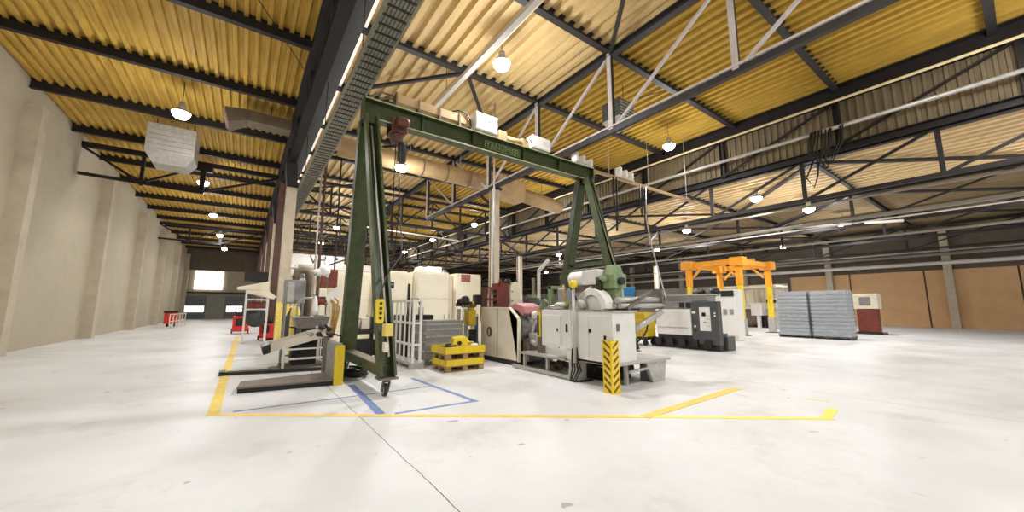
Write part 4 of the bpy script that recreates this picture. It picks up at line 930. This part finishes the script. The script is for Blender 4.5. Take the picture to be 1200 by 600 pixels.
# ================================================================== cream machine with the round badge
t = thing('grinding_machine', (6.7, 9.3, 0), 'cream sided machine with a chamfered corner and a round dark badge', 'machine')
MB().prism([(8.33,.14),(10.28,.14),(10.28,1.57),(8.72,1.57),(8.33,1.30)], 'x', 6.18, 6.24).build('side_panel', 'beige', t, bev=.008)
MB().prism([(8.29,.12),(8.33,.12),(8.33,1.31),(8.73,1.60),(10.28,1.60),(10.28,1.565),(8.74,1.565),(8.29,1.25)], 'x', 6.165, 6.26).build('panel_edge', 'cream', t)
MB().box(6.17,6.18,9.32,9.34,.16,1.55).build('panel_seam', 'grey_mid', t)
MB().box(6.2,7.5,8.4,10.25,0,.14).build('base', 'blackm', t)
MB().box(6.24,7.5,9.0,10.26,.14,1.52).build('body', 'blackm', t)
MB().box(7.45,7.52,8.4,10.28,.14,1.5).build('far_panel', 'beige', t)
bd = MB().lathe([(.15,0),(.155,.004),(.14,.012)], (6.18,9.78,.86), (-1,0,0), 28).build('badge', 'colbrown', t, label='round dark badge with a white mark')
MB().prism([(9.755,.79),(9.805,.79),(9.79,.86),(9.80,.92),(9.78,.945),(9.76,.92),(9.77,.86)], 'x', 6.16, 6.167).build('badge_mark', 'white', bd)
MB().lathe([(.05,0),(.34,.01),(.36,.05),(.36,.6),(.34,.65),(.05,.66)], (6.35,8.72,.98), (1,0,0), 28).build('wheel_drum', 'grey_mid', t)
MB().prism([(8.15,1.42),(8.25,1.62),(8.6,1.72),(8.95,1.66),(8.95,1.52),(8.55,1.52),(8.3,1.36)], 'x', 6.3, 7.0).build('wheel_guard', 'pink', t, bev=.03, label='faded pink wheel guard')
MB().lathe([(.11,0),(.12,.02),(.12,.05),(.04,.06)], (6.62,8.1,1.38), (-.3,-1,0), 20).build('dial', 'white', t)
MB().cyl((6.62,8.12,1.3),(6.42,8.05,.62),.035).build('lever', 'galv', t)
MB().lathe([(.06,0),(.08,.03),(.08,.1),(.05,.12)], (6.75,8.05,1.28), (0,-1,0), 14).build('knob', 'chrome', t)
MB().box(6.35,6.95,8.05,8.35,.14,.75).build('saddle', 'iron', t, bev=.03); MB().box(6.45,6.85,7.95,8.2,.62,.9).build('rest', 'galv', t, bev=.03)
MB().cyl((6.4,8.0,.7),(6.4,7.8,.62),.06).build('valve', 'galv', t); MB().cyl((6.62,7.95,.66),(6.62,7.8,.5),.05).build('valve', 'blackm', t)
MB().box(6.9,7.4,8.0,8.4,.14,1.15).build('side_cabinet', 'grey', t, bev=.02)
t = thing('hydraulic_rack', (6.6, 10.0, 1.6), 'rusty red hydraulic rack with a guard frame on top of the cream machine', 'hydraulic unit')
MB().box(6.5,6.95,9.85,10.2,1.6,2.36).build('block', 'brick', t, bev=.015)
for y in (9.88,10.16): MB().bar((6.26,y,1.6),(6.26,y,2.2),.05,.05).build('frame_post', 'brick', t)
for z in (1.85,2.2): MB().bar((6.26,9.88,z),(6.26,10.16,z),.05,.05).build('frame_rail', 'brick', t); MB().bar((6.26,9.88,z),(6.5,9.88,z),.05,.05).build('frame_rail', 'brick', t)
MB().box(6.3,6.4,9.95,10.1,1.62,1.98).build('filter', 'white', t)
MB().cyl((6.6,9.83,2.28),(6.6,9.83,2.5),.05).build('pipe', 'brick', t); MB().ball((6.98,9.95,2.42),.11).build('gauge', 'blackm', t); MB().cyl((6.98,9.95,2.25),(6.98,9.95,2.35),.03).build('gauge_stem', 'iron', t)
for z in (1.75,1.95,2.1): MB().cyl((6.5,9.95,z),(6.42,9.95,z),.045).build('port', 'blackm', t)
t = thing('arched_cover', (7.2, 9.9, 1.6), 'upright cream cover with a rounded top on the machine, right of the red rack', 'machine cover')
MB().prism([(7.0,1.61),(7.42,1.61)]+[(7.21+.21*math.cos(a*PI/10), 2.22+.2*math.sin(a*PI/10)) for a in range(11)], 'y', 9.8, 10.1).build('shell', 'cream', t, bev=.02)
for z in (1.8,2.1): MB().cyl((7.05,9.8,z),(7.05,9.78,z),.025).build('bolt', 'iron', t)
t = thing('spindle_motor', (7.9, 9.6, 0), 'dark horizontal spindle motor on a stand behind the pink guard', 'motor')
MB().box(7.55,8.2,9.4,9.8,0,1.6).build('stand', 'grey_mid', t, bev=.01)
MB().lathe([(.10,0),(.15,.03),(.15,.45),(.10,.5),(.05,.52),(.05,.7)], (7.5,9.6,1.76), (1,0,0), 18).build('motor', 'grey_dark', t); MB().box(7.6,7.85,9.5,9.7,1.9,2.0).build('terminal_box', 'valve', t)
t = thing('machine_lamp', (8.35, 10, 0), 'white pole lamp with a tilted tube head rising behind the pink guard', 'lamp')
MB().box(8.15,8.55,9.8,10.2,0,.04).build('foot', 'grey_mid', t); MB().cyl((8.35,10,.04),(8.35,10,2.88),.055).build('pole', 'pipe_white', t)
MB().cyl((8.33,10,2.85),(8.72,9.9,3.28),.065).build('lamp_tube', 'pipe_white', t); MB().cyl((8.72,9.9,3.28),(8.75,9.9,3.31),.07).build('cap', 'blackm', t)

# ================================================================== the grey machine
t = thing('processing_machine', (6.4, 6, 0), 'large light grey cabinet machine raised on a low steel table', 'machine')
MB().box(6.0,6.74,4.92,6.25,.44,1.50).build('cabinet', 'grey', t, bev=.015)
MB().box(5.985,6.0,4.97,5.52,.5,1.42).build('side_door', 'grey', t, bev=.006); MB().box(5.985,6.0,5.56,6.2,.5,1.42).build('side_door', 'grey', t, bev=.006)
for y, z in ((5.1,.98),(5.5,1.1),(5.95,1.28)): MB().box(5.965,5.985,y-.025,y+.025,z-.03,z+.05).build('latch', 'blackm', t)
MB().box(6.12,6.19,4.895,4.92,1.12,1.26).build('front_latch', 'iron', t); MB().box(6.0,6.78,4.88,6.28,1.50,1.53).build('top_plate', 'galv', t)
cb = MB().box(5.92,6.5,6.28,7.0,.70,1.54).build('control_cabinet', 'grey', t, bev=.012)
MB().box(5.90,5.92,6.33,6.95,.74,1.42).build('cabinet_door', 'grey', cb, bev=.008); MB().box(5.88,5.90,6.4,6.43,1.05,1.12).build('lock', 'blackm', cb)
MB().box(5.90,6.1,5.98,6.26,.70,1.52).build('duct_box', 'grey', t, bev=.01); MB().box(5.885,5.90,6.08,6.14,1.05,1.22).build('sticker', 'blackm', t)
# low table
MB().box(6.0,7.88,4.86,5.95,.44,.50).build('table_top', 'galv', t, bev=.008)
MB().prism([(7.28,0),(7.7,0),(7.8,.44),(7.05,.44)], 'y', 4.92, 5.0).build('table_leg', 'galv', t)
MB().box(7.34,7.68,4.95,5.3,0,.44).build('table_leg', 'grey_mid', t, bev=.01)
MB().prism([(5.98,0),(6.3,0),(6.22,.44),(6.06,.44)], 'y', 6.1, 6.2).build('table_leg', 'galv', t); MB().box(6.02,6.26,5.88,6.2,0,.70).build('pedestal', 'galv', t, bev=.02)
MB().box(6.0,7.6,6.3,8.0,.40,.45).build('side_table', 'galv', t)
for x, y in ((6.1,7.0),(7.4,6.9),(6.1,7.9),(7.4,7.9),(6.6,5.1)): MB().box(x-.035,x+.035,y-.035,y+.035,0,.42).build('table_leg', 'galv', t)
MB().box(5.98,6.04,6.1,8.3,.02,.10).build('floor_rail', 'galv', t); MB().bar((6.5,4.95,.28),(7.3,4.95,.32),.05,.05).build('cross_rail', 'galv', t)
MB().cyl((5.88,5.86,.42),(5.88,5.86,2.05),.035).build('pole', 'galv', t); MB().lathe([(.04,0),(.09,.03),(.10,.12),(.05,.17)], (5.88,5.86,2.02), n=12).build('pole_cap', 'yellow', t, label='yellow cap on the pole')
for k in range(4): MB().tube([(6.0,6.05-k*.05,.74),(5.95,6.02-k*.05,.5),(5.93+.03*k,6.0-.06*k,.25),(5.9,6.05-.05*k,.02),(6.05+.1*k,5.8,.02)], .018).build('cable', 'black', t)
t = thing('gear_unit', (6.9, 5.9, 0), 'dark oily gear unit under the low table of the grey machine', 'gearbox')
MB().box(6.5,7.3,5.5,6.3,.0,.28).build('sump', 'blackm', t, bev=.02); MB().cyl((6.45,6.0,.22),(7.4,6.0,.22),.14).build('rotor', 'blackm', t)
MB().lathe([(.03,0),(.16,.01),(.16,.06),(.03,.07)], (7.42,5.7,.20), (1,0,0), 18).build('pulley', 'brick', t)
for k in range(3): MB().cyl((6.4+k*.3,7.2,.1),(6.6+k*.3,7.8,.1),.08).build('roller', 'iron', t)
# machinery on its top
t = thing('drive_motor', (6.55, 5.85, 2.05), 'fat white horizontal motor drum on top of the grey machine', 'motor')
MB().lathe([(.06,0),(.15,.01),(.175,.04),(.175,.42),(.165,.45),(.165,.5)], (6.5,6.52,2.27), (0,-1,0), 24).build('drum', 'white', t)
MB().box(6.33,6.68,5.52,6.03,2.10,2.44).build('motor_housing', 'grey', t, bev=.02); MB().box(6.4,6.62,5.6,6.3,1.95,2.1).build('mount', 'iron', t); 
MB().box(6.44,6.58,5.7,5.85,1.53,1.95).build('bracket', 'iron', t)
t = thing('valve_block', (6.6, 5.3, 1.9), 'pale green valve block on a column at the right of the white motor drum', 'valve')
MB().box(6.5,6.72,5.22,5.44,1.53,2.0).build('column', 'valve', t); MB().box(6.4,6.8,5.14,5.48,2.0,2.32).build('block', 'valve', t, bev=.02)
MB().prism([(6.42,2.32),(6.78,2.32),(6.68,2.52),(6.5,2.52)], 'y', 5.2, 5.44).build('cap', 'valve', t, bev=.01); MB().lathe([(.05,0),(.08,.02),(.08,.1)], (6.55,5.14,2.15), (0,-1,0), 14).build('port', 'blackm', t)
MB().lathe([(.04,0),(.07,.02),(.05,.16)], (6.36,5.36,2.2), (-1,0,.2), 12).build('nozzle', 'valve', t); MB().cyl((6.3,5.5,1.95),(6.3,5.5,2.25),.07).build('spool', 'blackm', t)
t = thing('wheel_housing', (6.3, 5.6, 1.53), 'white half round wheel housing on top of the grey machine', 'guard')
b = MB(); ao = arc((6.25,5.63,1.56), .44, 0, PI, 20, 'yz'); ai = arc((6.25,5.63,1.56), .30, 0, PI, 20, 'yz')
b.prism([(p[1],p[2]) for p in ao]+[(p[1],p[2]) for p in ai[::-1]], 'x', 6.16, 6.42); b.build('rim', 'white', t, bev=.01)
b = MB().prism([(p[1],p[2]) for p in arc((6.25,5.63,1.54), .30, 0, PI, 18, 'yz')], 'x', 6.24, 6.40); b.build('disc', 'grey', t)
MB().lathe([(.05,0),(.11,.02),(.11,.14),(.06,.18)], (6.2,5.85,1.66), (-1,.2,0), 16).build('hub', 'galv', t); MB().tube([(6.1,5.9,1.56),(6.08,6.0,1.7),(6.15,5.85,1.9),(6.3,5.7,2.05)], .03).build('hose', 'galv', t)
t = thing('pump_group', (6.45, 6.75, 1.54), 'dull green and black pump group at the left end of the grey machine top', 'pump')
for x in (6.28,6.66): MB().box(x-.04,x+.04,7.0,7.12,1.54,2.12).build('frame_post', 'valve', t)
MB().box(6.24,6.7,6.98,7.14,2.05,2.13).build('frame_head', 'valve', t)
MB().lathe([(.1,0),(.14,.02),(.14,.3),(.1,.34)], (6.45,6.8,1.74), n=16).build('pump', 'iron', t); MB().box(6.2,6.5,6.42,6.72,1.68,2.05).build('gear_head', 'grey_mid', t, bev=.03)
MB().lathe([(.15,0),(.17,.02),(.17,.07),(.1,.1)], (6.2,6.6,1.62), (-.2,0,1), 18).build('flange', 'galv', t); MB().cyl((6.1,6.95,1.6),(6.1,6.5,1.6),.055).build('shaft', 'chrome', t)
MB().tube([(6.15,6.45,2.05),(6.05,6.35,2.1),(5.98,6.25,1.9),(6.0,6.2,1.62)], .028).build('hose', 'hose', t); MB().tube([(6.1,6.3,2.0),(6.0,6.15,2.1),(6.0,6.0,1.95),(6.1,5.95,1.7)], .02).build('hose', 'black', t)
t = thing('lance_holder', (6.3, 7.9, 0), 'yellow and black tool arm standing between the pink guard and the grey machine', 'tool')
MB().box(6.2,6.34,7.35,7.5,.45,1.5).build('post', 'iron', t); MB().box(6.16,6.22,7.36,7.46,.85,1.48).build('yellow_plate', 'yellow', t); MB().box(6.14,6.16,7.39,7.44,.9,1.4).build('slot', 'black', t)
MB().lathe([(.05,0),(.09,.02),(.06,.2),(.03,.22)], (6.25,7.4,1.52), (.2,-.2,1), 12).build('nozzle', 'valve', t); MB().tube([(6.25,7.4,1.7),(6.2,7.2,1.78),(6.2,7.05,1.7)], .03).build('hose', 'valve', t)
t = thing('pipe_bundle', (7.2, 5.1, 1.53), 'bundle of grey pipes lying across the right end of the grey machine top', 'pipes')
for y, z, r_ in ((5.0,1.62,.055),(5.14,1.62,.055),(5.07,1.74,.07)): MB().cyl((6.35,y,z),(7.9,y,z+.02),r_).build('pipe', 'galv', t)
MB().bar((6.5,4.94,1.56),(7.25,4.9,1.92),.09,.06).build('clamp_bar', 'iron', t); MB().box(7.82,7.9,4.95,5.18,1.56,2.02).build('end_stop', 'iron', t)
for x in (6.6,7.0): MB().box(x-.03,x+.03,4.95,5.2,1.53,1.57).build('saddle', 'iron', t)
MB().cyl((6.76,4.98,1.12),(7.80,4.98,1.50),.07).build('support_cylinder', 'galv', label='grey cylinder slanting up from the front of the grey machine to the pipe bundle', cat='cylinder')
MB().tube([(7.3,5.0,1.3),(7.25,5.0,1.1),(7.05,4.98,.95),(6.78,4.95,.85)], .018).build('drain_hose', 'black', label='black hose curving below the slanting grey cylinder', cat='hose')
t = thing('parts_bin', (7.2, 5.55, 1.53), 'small blue plastic bin on a bracket above the pipe bundle', 'bin')
MB().hexa([(7.02,5.4,1.84),(7.38,5.4,1.84),(7.38,5.7,1.84),(7.02,5.7,1.84),(6.98,5.36,2.06),(7.42,5.36,2.06),(7.42,5.74,2.06),(6.98,5.74,2.06)]).build('tub', 'blue', t, bev=.01)
MB().box(6.9,7.0,5.38,5.6,1.53,2.08).build('bracket', 'galv', t); MB().box(6.9,7.4,5.4,5.7,1.80,1.84).build('shelf', 'galv', t); MB().box(7.06,7.34,5.385,5.40,1.9,2.0).build('label_field', 'blue', t)
# hazard post
t = thing('hazard_post', (5.68, 4.72, 0), 'yellow corner post with dark chevrons before the grey machine', 'safety post')
MB().box(5.66,5.90,4.68,4.92,.0,.02).build('foot_plate', 'yellow', t)
MB().prism([(5.68,4.92),(5.68,4.70),(5.90,4.70),(5.90,4.72),(5.70,4.72),(5.70,4.92)], 'z', .02, .97).build('angle_shield', 'hazard', t)
MB().box(5.88,5.92,4.74,4.9,.02,.6).build('stiffener', 'galv', t)

# ================================================================== lathe and machines behind
t = thing('lathe', (14.6, 8.1, 0), 'white and charcoal enclosed lathe with a light control panel', 'lathe')
MB().box(14.15,15.3,6.75,9.5,0,.32).build('base', 'blackm', t, bev=.02); MB().box(14.25,15.1,6.9,9.3,.32,.6).build('bed', 'grey_dark', t)
MB().box(14.05,15.2,7.74,9.22,.52,1.52).build('sliding_hood', 'white', t, bev=.03); MB().box(14.03,14.05,7.85,9.1,.78,.82).build('hood_grip', 'galv', t)
MB().box(14.15,15.2,7.74,9.22,1.54,1.84).build('upper_cover', 'grey_mid', t, bev=.02)
for y in (7.85,8.12): MB().box(14.12,14.15,y-.09,y+.09,1.58,1.78).build('window', 'black', t)
MB().box(14.1,14.38,6.72,7.72,.22,1.82).build('headstock_cabinet', 'grey_dark', t, bev=.015)
pn = MB().box(14.06,14.1,7.0,7.40,.72,1.60).build('control_panel', 'white', t, bev=.01)
MB().box(14.05,14.06,7.16,7.30,1.26,1.40).build('display', 'screen', pn)
for k in range(8): MB().cyl((14.06,7.04+(k%2)*.07,.9+(k//2)*.13),(14.045,7.04+(k%2)*.07,.9+(k//2)*.13),.017,n=8).build('button', 'grey_mid', pn)
MB().box(14.05,14.06,7.16,7.26,1.02,1.05).build('label_strip', 'blackm', pn)
MB().box(14.09,14.1,7.56,7.70,1.36,1.44).build('badge', 'white', t)
for z in (1.38,1.28): MB().cyl((14.1,6.84,z),(14.08,6.84,z),.035,n=10).build('lamp', 'white', t)
for z in (.72,.88): MB().cyl((14.1,7.6,z),(14.08,7.6,z),.04,n=10).build('switch', 'blackm' if z < .8 else 'white', t)
MB().box(14.55,15.15,6.66,7.0,0,.52).build('rear_tank', 'grey_dark', t, bev=.015)
MB().prism([(7.3,1.84),(9.0,1.84),(8.8,2.08),(7.3,2.08)], 'x', 14.5, 15.2).build('roof_cover', 'grey_mid', t, bev=.02); MB().box(14.5,15.2,7.2,9.0,2.08,2.11).build('roof_rim', 'white', t)
for k in range(5): MB().box(14.0,14.15,7.0+k*.5,7.25+k*.5,.1,.38).build('chip_pan', 'blackm', t)
t = thing('tool_turret', (15.95, 8.05, 0), 'dark cluster of valve heads on a grey stand behind the charcoal lathe cabinet', 'machine')
MB().box(15.7,16.2,7.8,8.3,0,2.05).build('stand', 'grey_mid', t, bev=.02)
for k in range(4): MB().lathe([(.06,0),(.14,.03),(.14,.2),(.08,.26)], (15.75,7.5+k*.25,2.16), (-.5,.2*(k-1),.3), 14).build('valve_head', 'iron' if k%2 else 'blackm', t)
t = thing('machining_centre', (19.5, 9.1, 0), 'white machining cabinet with two dark windows behind the lathe', 'machine')
MB().box(19.2,19.9,8.25,10.0,0,2.45).build('body', 'white', t, bev=.03)
for y in (8.65,9.5): MB().box(19.17,19.2,y-.3,y+.3,2.12,2.40).build('window', 'black', t)
for y in (8.5,8.8): MB().box(19.16,19.2,y-.08,y+.08,1.25,1.5).build('handle_recess', 'grey_mid', t)
MB().box(19.18,19.88,8.3,9.95,0,.3).build('plinth', 'beige', t)
for (y, z, lab) in ((9.83, .36, 'yellow plastic crate at the lower right of the pile beside the lathe'), (10.4, .36, 'yellow plastic crate at the lower left of the pile beside the lathe'), (9.83, .70, 'yellow plastic crate at the upper right of the pile beside the lathe'), (10.4, .70, 'yellow plastic crate at the upper left of the pile beside the lathe'), (9.9, 1.04, 'topmost yellow plastic crate of the pile beside the lathe')):
    c = thing('plastic_crate', (14.2, y, z), lab, 'crate', 'yellow crates beside the lathe')
    b = MB(); x0, x1, y0, y1 = 13.85, 14.5, y-.26, y+.26
    b.box(x0,x1,y0,y1,z,z+.03)
    for a in ((x0,x0+.03,y0,y1),(x1-.03,x1,y0,y1),(x0+.03,x1-.03,y0,y0+.03),(x0+.03,x1-.03,y1-.03,y1)): b.box(*a,z+.03,z+.31)
    b.build('tub', 'yellow', c, bev=.006)
    b = MB()
    for zz in (.1,.2): b.box(x0-.012,x0,y0,y1,z+zz,z+zz+.03)
    for k in range(4): b.box(x0-.012,x0,y0+.06+k*.13,y0+.09+k*.13,z+.03,z+.30)
    b.build('ribs', 'ochre', c); MB().box(x0-.02,x1+.02,y0-.004,y1+.004,z+.30,z+.335).build('rim', 'yellow', c)
t = thing('dolly', (14.2, 10.03, 0), 'low black wheeled dolly under the yellow crates', 'dolly')
MB().box(13.8,14.55,9.56,10.7,.24,.355).build('deck', 'blackm', t)
for x in (13.9,14.45):
    for y in (9.68,10.58): MB().cyl((x-.03,y,.12),(x+.03,y,.12),.12).build('wheel', 'black', t)
# orange frame crane
t = thing('portal_frame', (25.8, 11.3, 0), 'orange portal crane frame on yellow legs behind the lathe', 'crane')
for x, y in ((23.3,9.75),(23.3,12.75),(27.4,9.75),(27.4,12.75)):
    MB().box(x-.12,x+.12,y-.12,y+.12,.95,2.9).build('leg', 'yellow', t, bev=.01); MB().box(x-.15,x+.15,y-.15,y+.15,2.9,4.1).build('upper_leg', 'orange', t, bev=.01)
    MB().box(x-.17,x+.17,y-.17,y+.17,.04,.95).build('leg_base', 'galv', t, bev=.01); MB().box(x-.3,x+.3,y-.3,y+.3,0,.04).build('foot_plate', 'grey_dark', t)
    MB().box(x-.33,x+.33,y-.36,y+.36,4.0,4.5).build('corner_box', 'orange', t, bev=.02)
for y in (9.75,12.75): MB().bar((23.3,y,4.28),(27.4,y,4.28),.22,.3).build('long_beam', 'orange', t)
for x in (23.3,27.4): MB().bar((x,9.75,4.28),(x,12.75,4.28),.22,.3).build('cross_beam', 'orange', t); MB().bar((x,10.0,3.5),(x,10.6,4.15),.12,.12).build('brace', 'orange', t); MB().bar((x,12.45,3.5),(x,11.85,4.15),.12,.12).build('brace', 'orange', t)
MB().bar((25.6,9.75,4.5),(25.6,12.75,4.5),.2,.2).build('trolley_beam', 'duct', t)
# booth machine behind
t = thing('press_machine', (30.2, 10.6, 0), 'pale machine with a white canopy left of the wrapped pallets', 'machine')
MB().box(29.0,31.2,9.3,12.7,.0,.12).build('base', 'white', t)
MB().box(29.0,31.2,9.1,12.9,3.02,3.16).build('canopy', 'cream', t, bev=.03)
for y in (9.4,11.0,12.6): MB().box(31.0,31.1,y-.06,y+.06,.12,3.02).build('canopy_post', 'beige', t)
for k in range(5): MB().box(31.12,31.16,9.4+k*.65,9.98+k*.65,1.5,2.95).build('back_panel', 'cream', t)
MB().lathe([(.2,0),(.75,.03),(.8,.2),(.8,.5),(.2,.6)], (29.6,11.3,.95), (1,0,0), 24).build('flywheel', 'iron', t)
MB().box(29.2,29.8,10.2,10.9,1.0,1.9).build('hood', 'white', t, bev=.04); MB().box(29.35,29.6,10.4,10.6,.12,1.0).build('stem', 'white', t)
MB().tube([(29.4,10.9,1.6),(29.3,11.5,1.6),(29.3,12.0,1.1),(29.3,12.1,.7)], .13, 12).build('bent_pipe', 'white', t)
MB().box(29.4,30.4,9.2,9.9,.12,1.2).build('side_block', 'galv', t, bev=.03); MB().box(29.3,29.7,9.35,9.9,1.9,2.15).build('cover', 'blackm', t, bev=.03)
MB().box(29.8,30.8,9.8,12.4,.12,1.0).build('bed', 'blackm', t, bev=.03)
MB().box(28.8,28.95,12.2,12.6,2.1,2.5).build('control_box', 'blackm', t)
t.location.y += 1.15
t.location.x += 1.0
# wrapped pallets
def wrapped(y0, y1, label):
    x0, x1 = 24.0, 25.25
    t = thing('wrapped_pallet', ((x0+x1)/2, (y0+y1)/2, 0), label, 'wrapped pallet', 'wrapped pallets of grey trays')
    MB().box(x0,x1,y0,y1,.08,.15).build('pallet', 'blackm', t)
    for k in range(3): MB().box(x0,x1,y0+.03+(y1-y0-.2)*k/2,y0+.17+(y1-y0-.2)*k/2,0,.08).build('runner', 'blackm', t)
    n = 12; h = 2.28/n
    for k in range(n):
        z = .15+k*h
        for j in range(1):
            ya = y0+.02
            b = MB().box(x0+.02,x1-.02,ya+.001,ya+(y1-y0-.04)-.001,z,z+h*.66); b.box(x0+.06,x1-.06,ya+.045,ya+(y1-y0-.04)-.045,z+h*.66,z+h)
            b.build('tray', 'crategrey', t)
    MB().hexa([(x0-.01,y0-.01,.1),(x1+.01,y0-.01,.1),(x1+.01,y1+.01,.1),(x0-.01,y1+.01,.1),(x0+.005,y0+.005,2.45),(x1-.005,y0+.005,2.45),(x1-.005,y1-.005,2.45),(x0+.005,y1-.005,2.45)]).build('stretch_film', 'film', t)
wrapped(6.86, 8.28, 'left film wrapped pallet of grey plastic trays, beside the canopy machine')
wrapped(5.28, 6.76, 'right film wrapped pallet of grey plastic trays, beside the small machine with red parts')
t = thing('bench_grinder', (31, 6.2, 0), 'small pale machine with red lower parts right of the wrapped pallets', 'machine')
MB().box(30.4,31.4,5.3,6.4,1.5,2.4).build('head', 'cream', t, bev=.04); MB().box(30.37,30.4,5.6,6.1,1.7,2.2).build('panel', 'grey_mid', t); MB().box(30.5,31.3,5.4,6.3,.1,1.5).build('stand', 'brick', t, bev=.03); MB().box(30.3,31.5,5.2,6.5,0,.1).build('foot', 'blackm', t)

for o in COL.objects:
    if o.parent is None and o.name.split('.')[0] in ('drive_motor', 'valve_block', 'pump_group', 'pipe_bundle', 'parts_bin', 'lance_holder', 'wheel_housing', 'hydraulic_rack', 'arched_cover'): o.location.z += .004
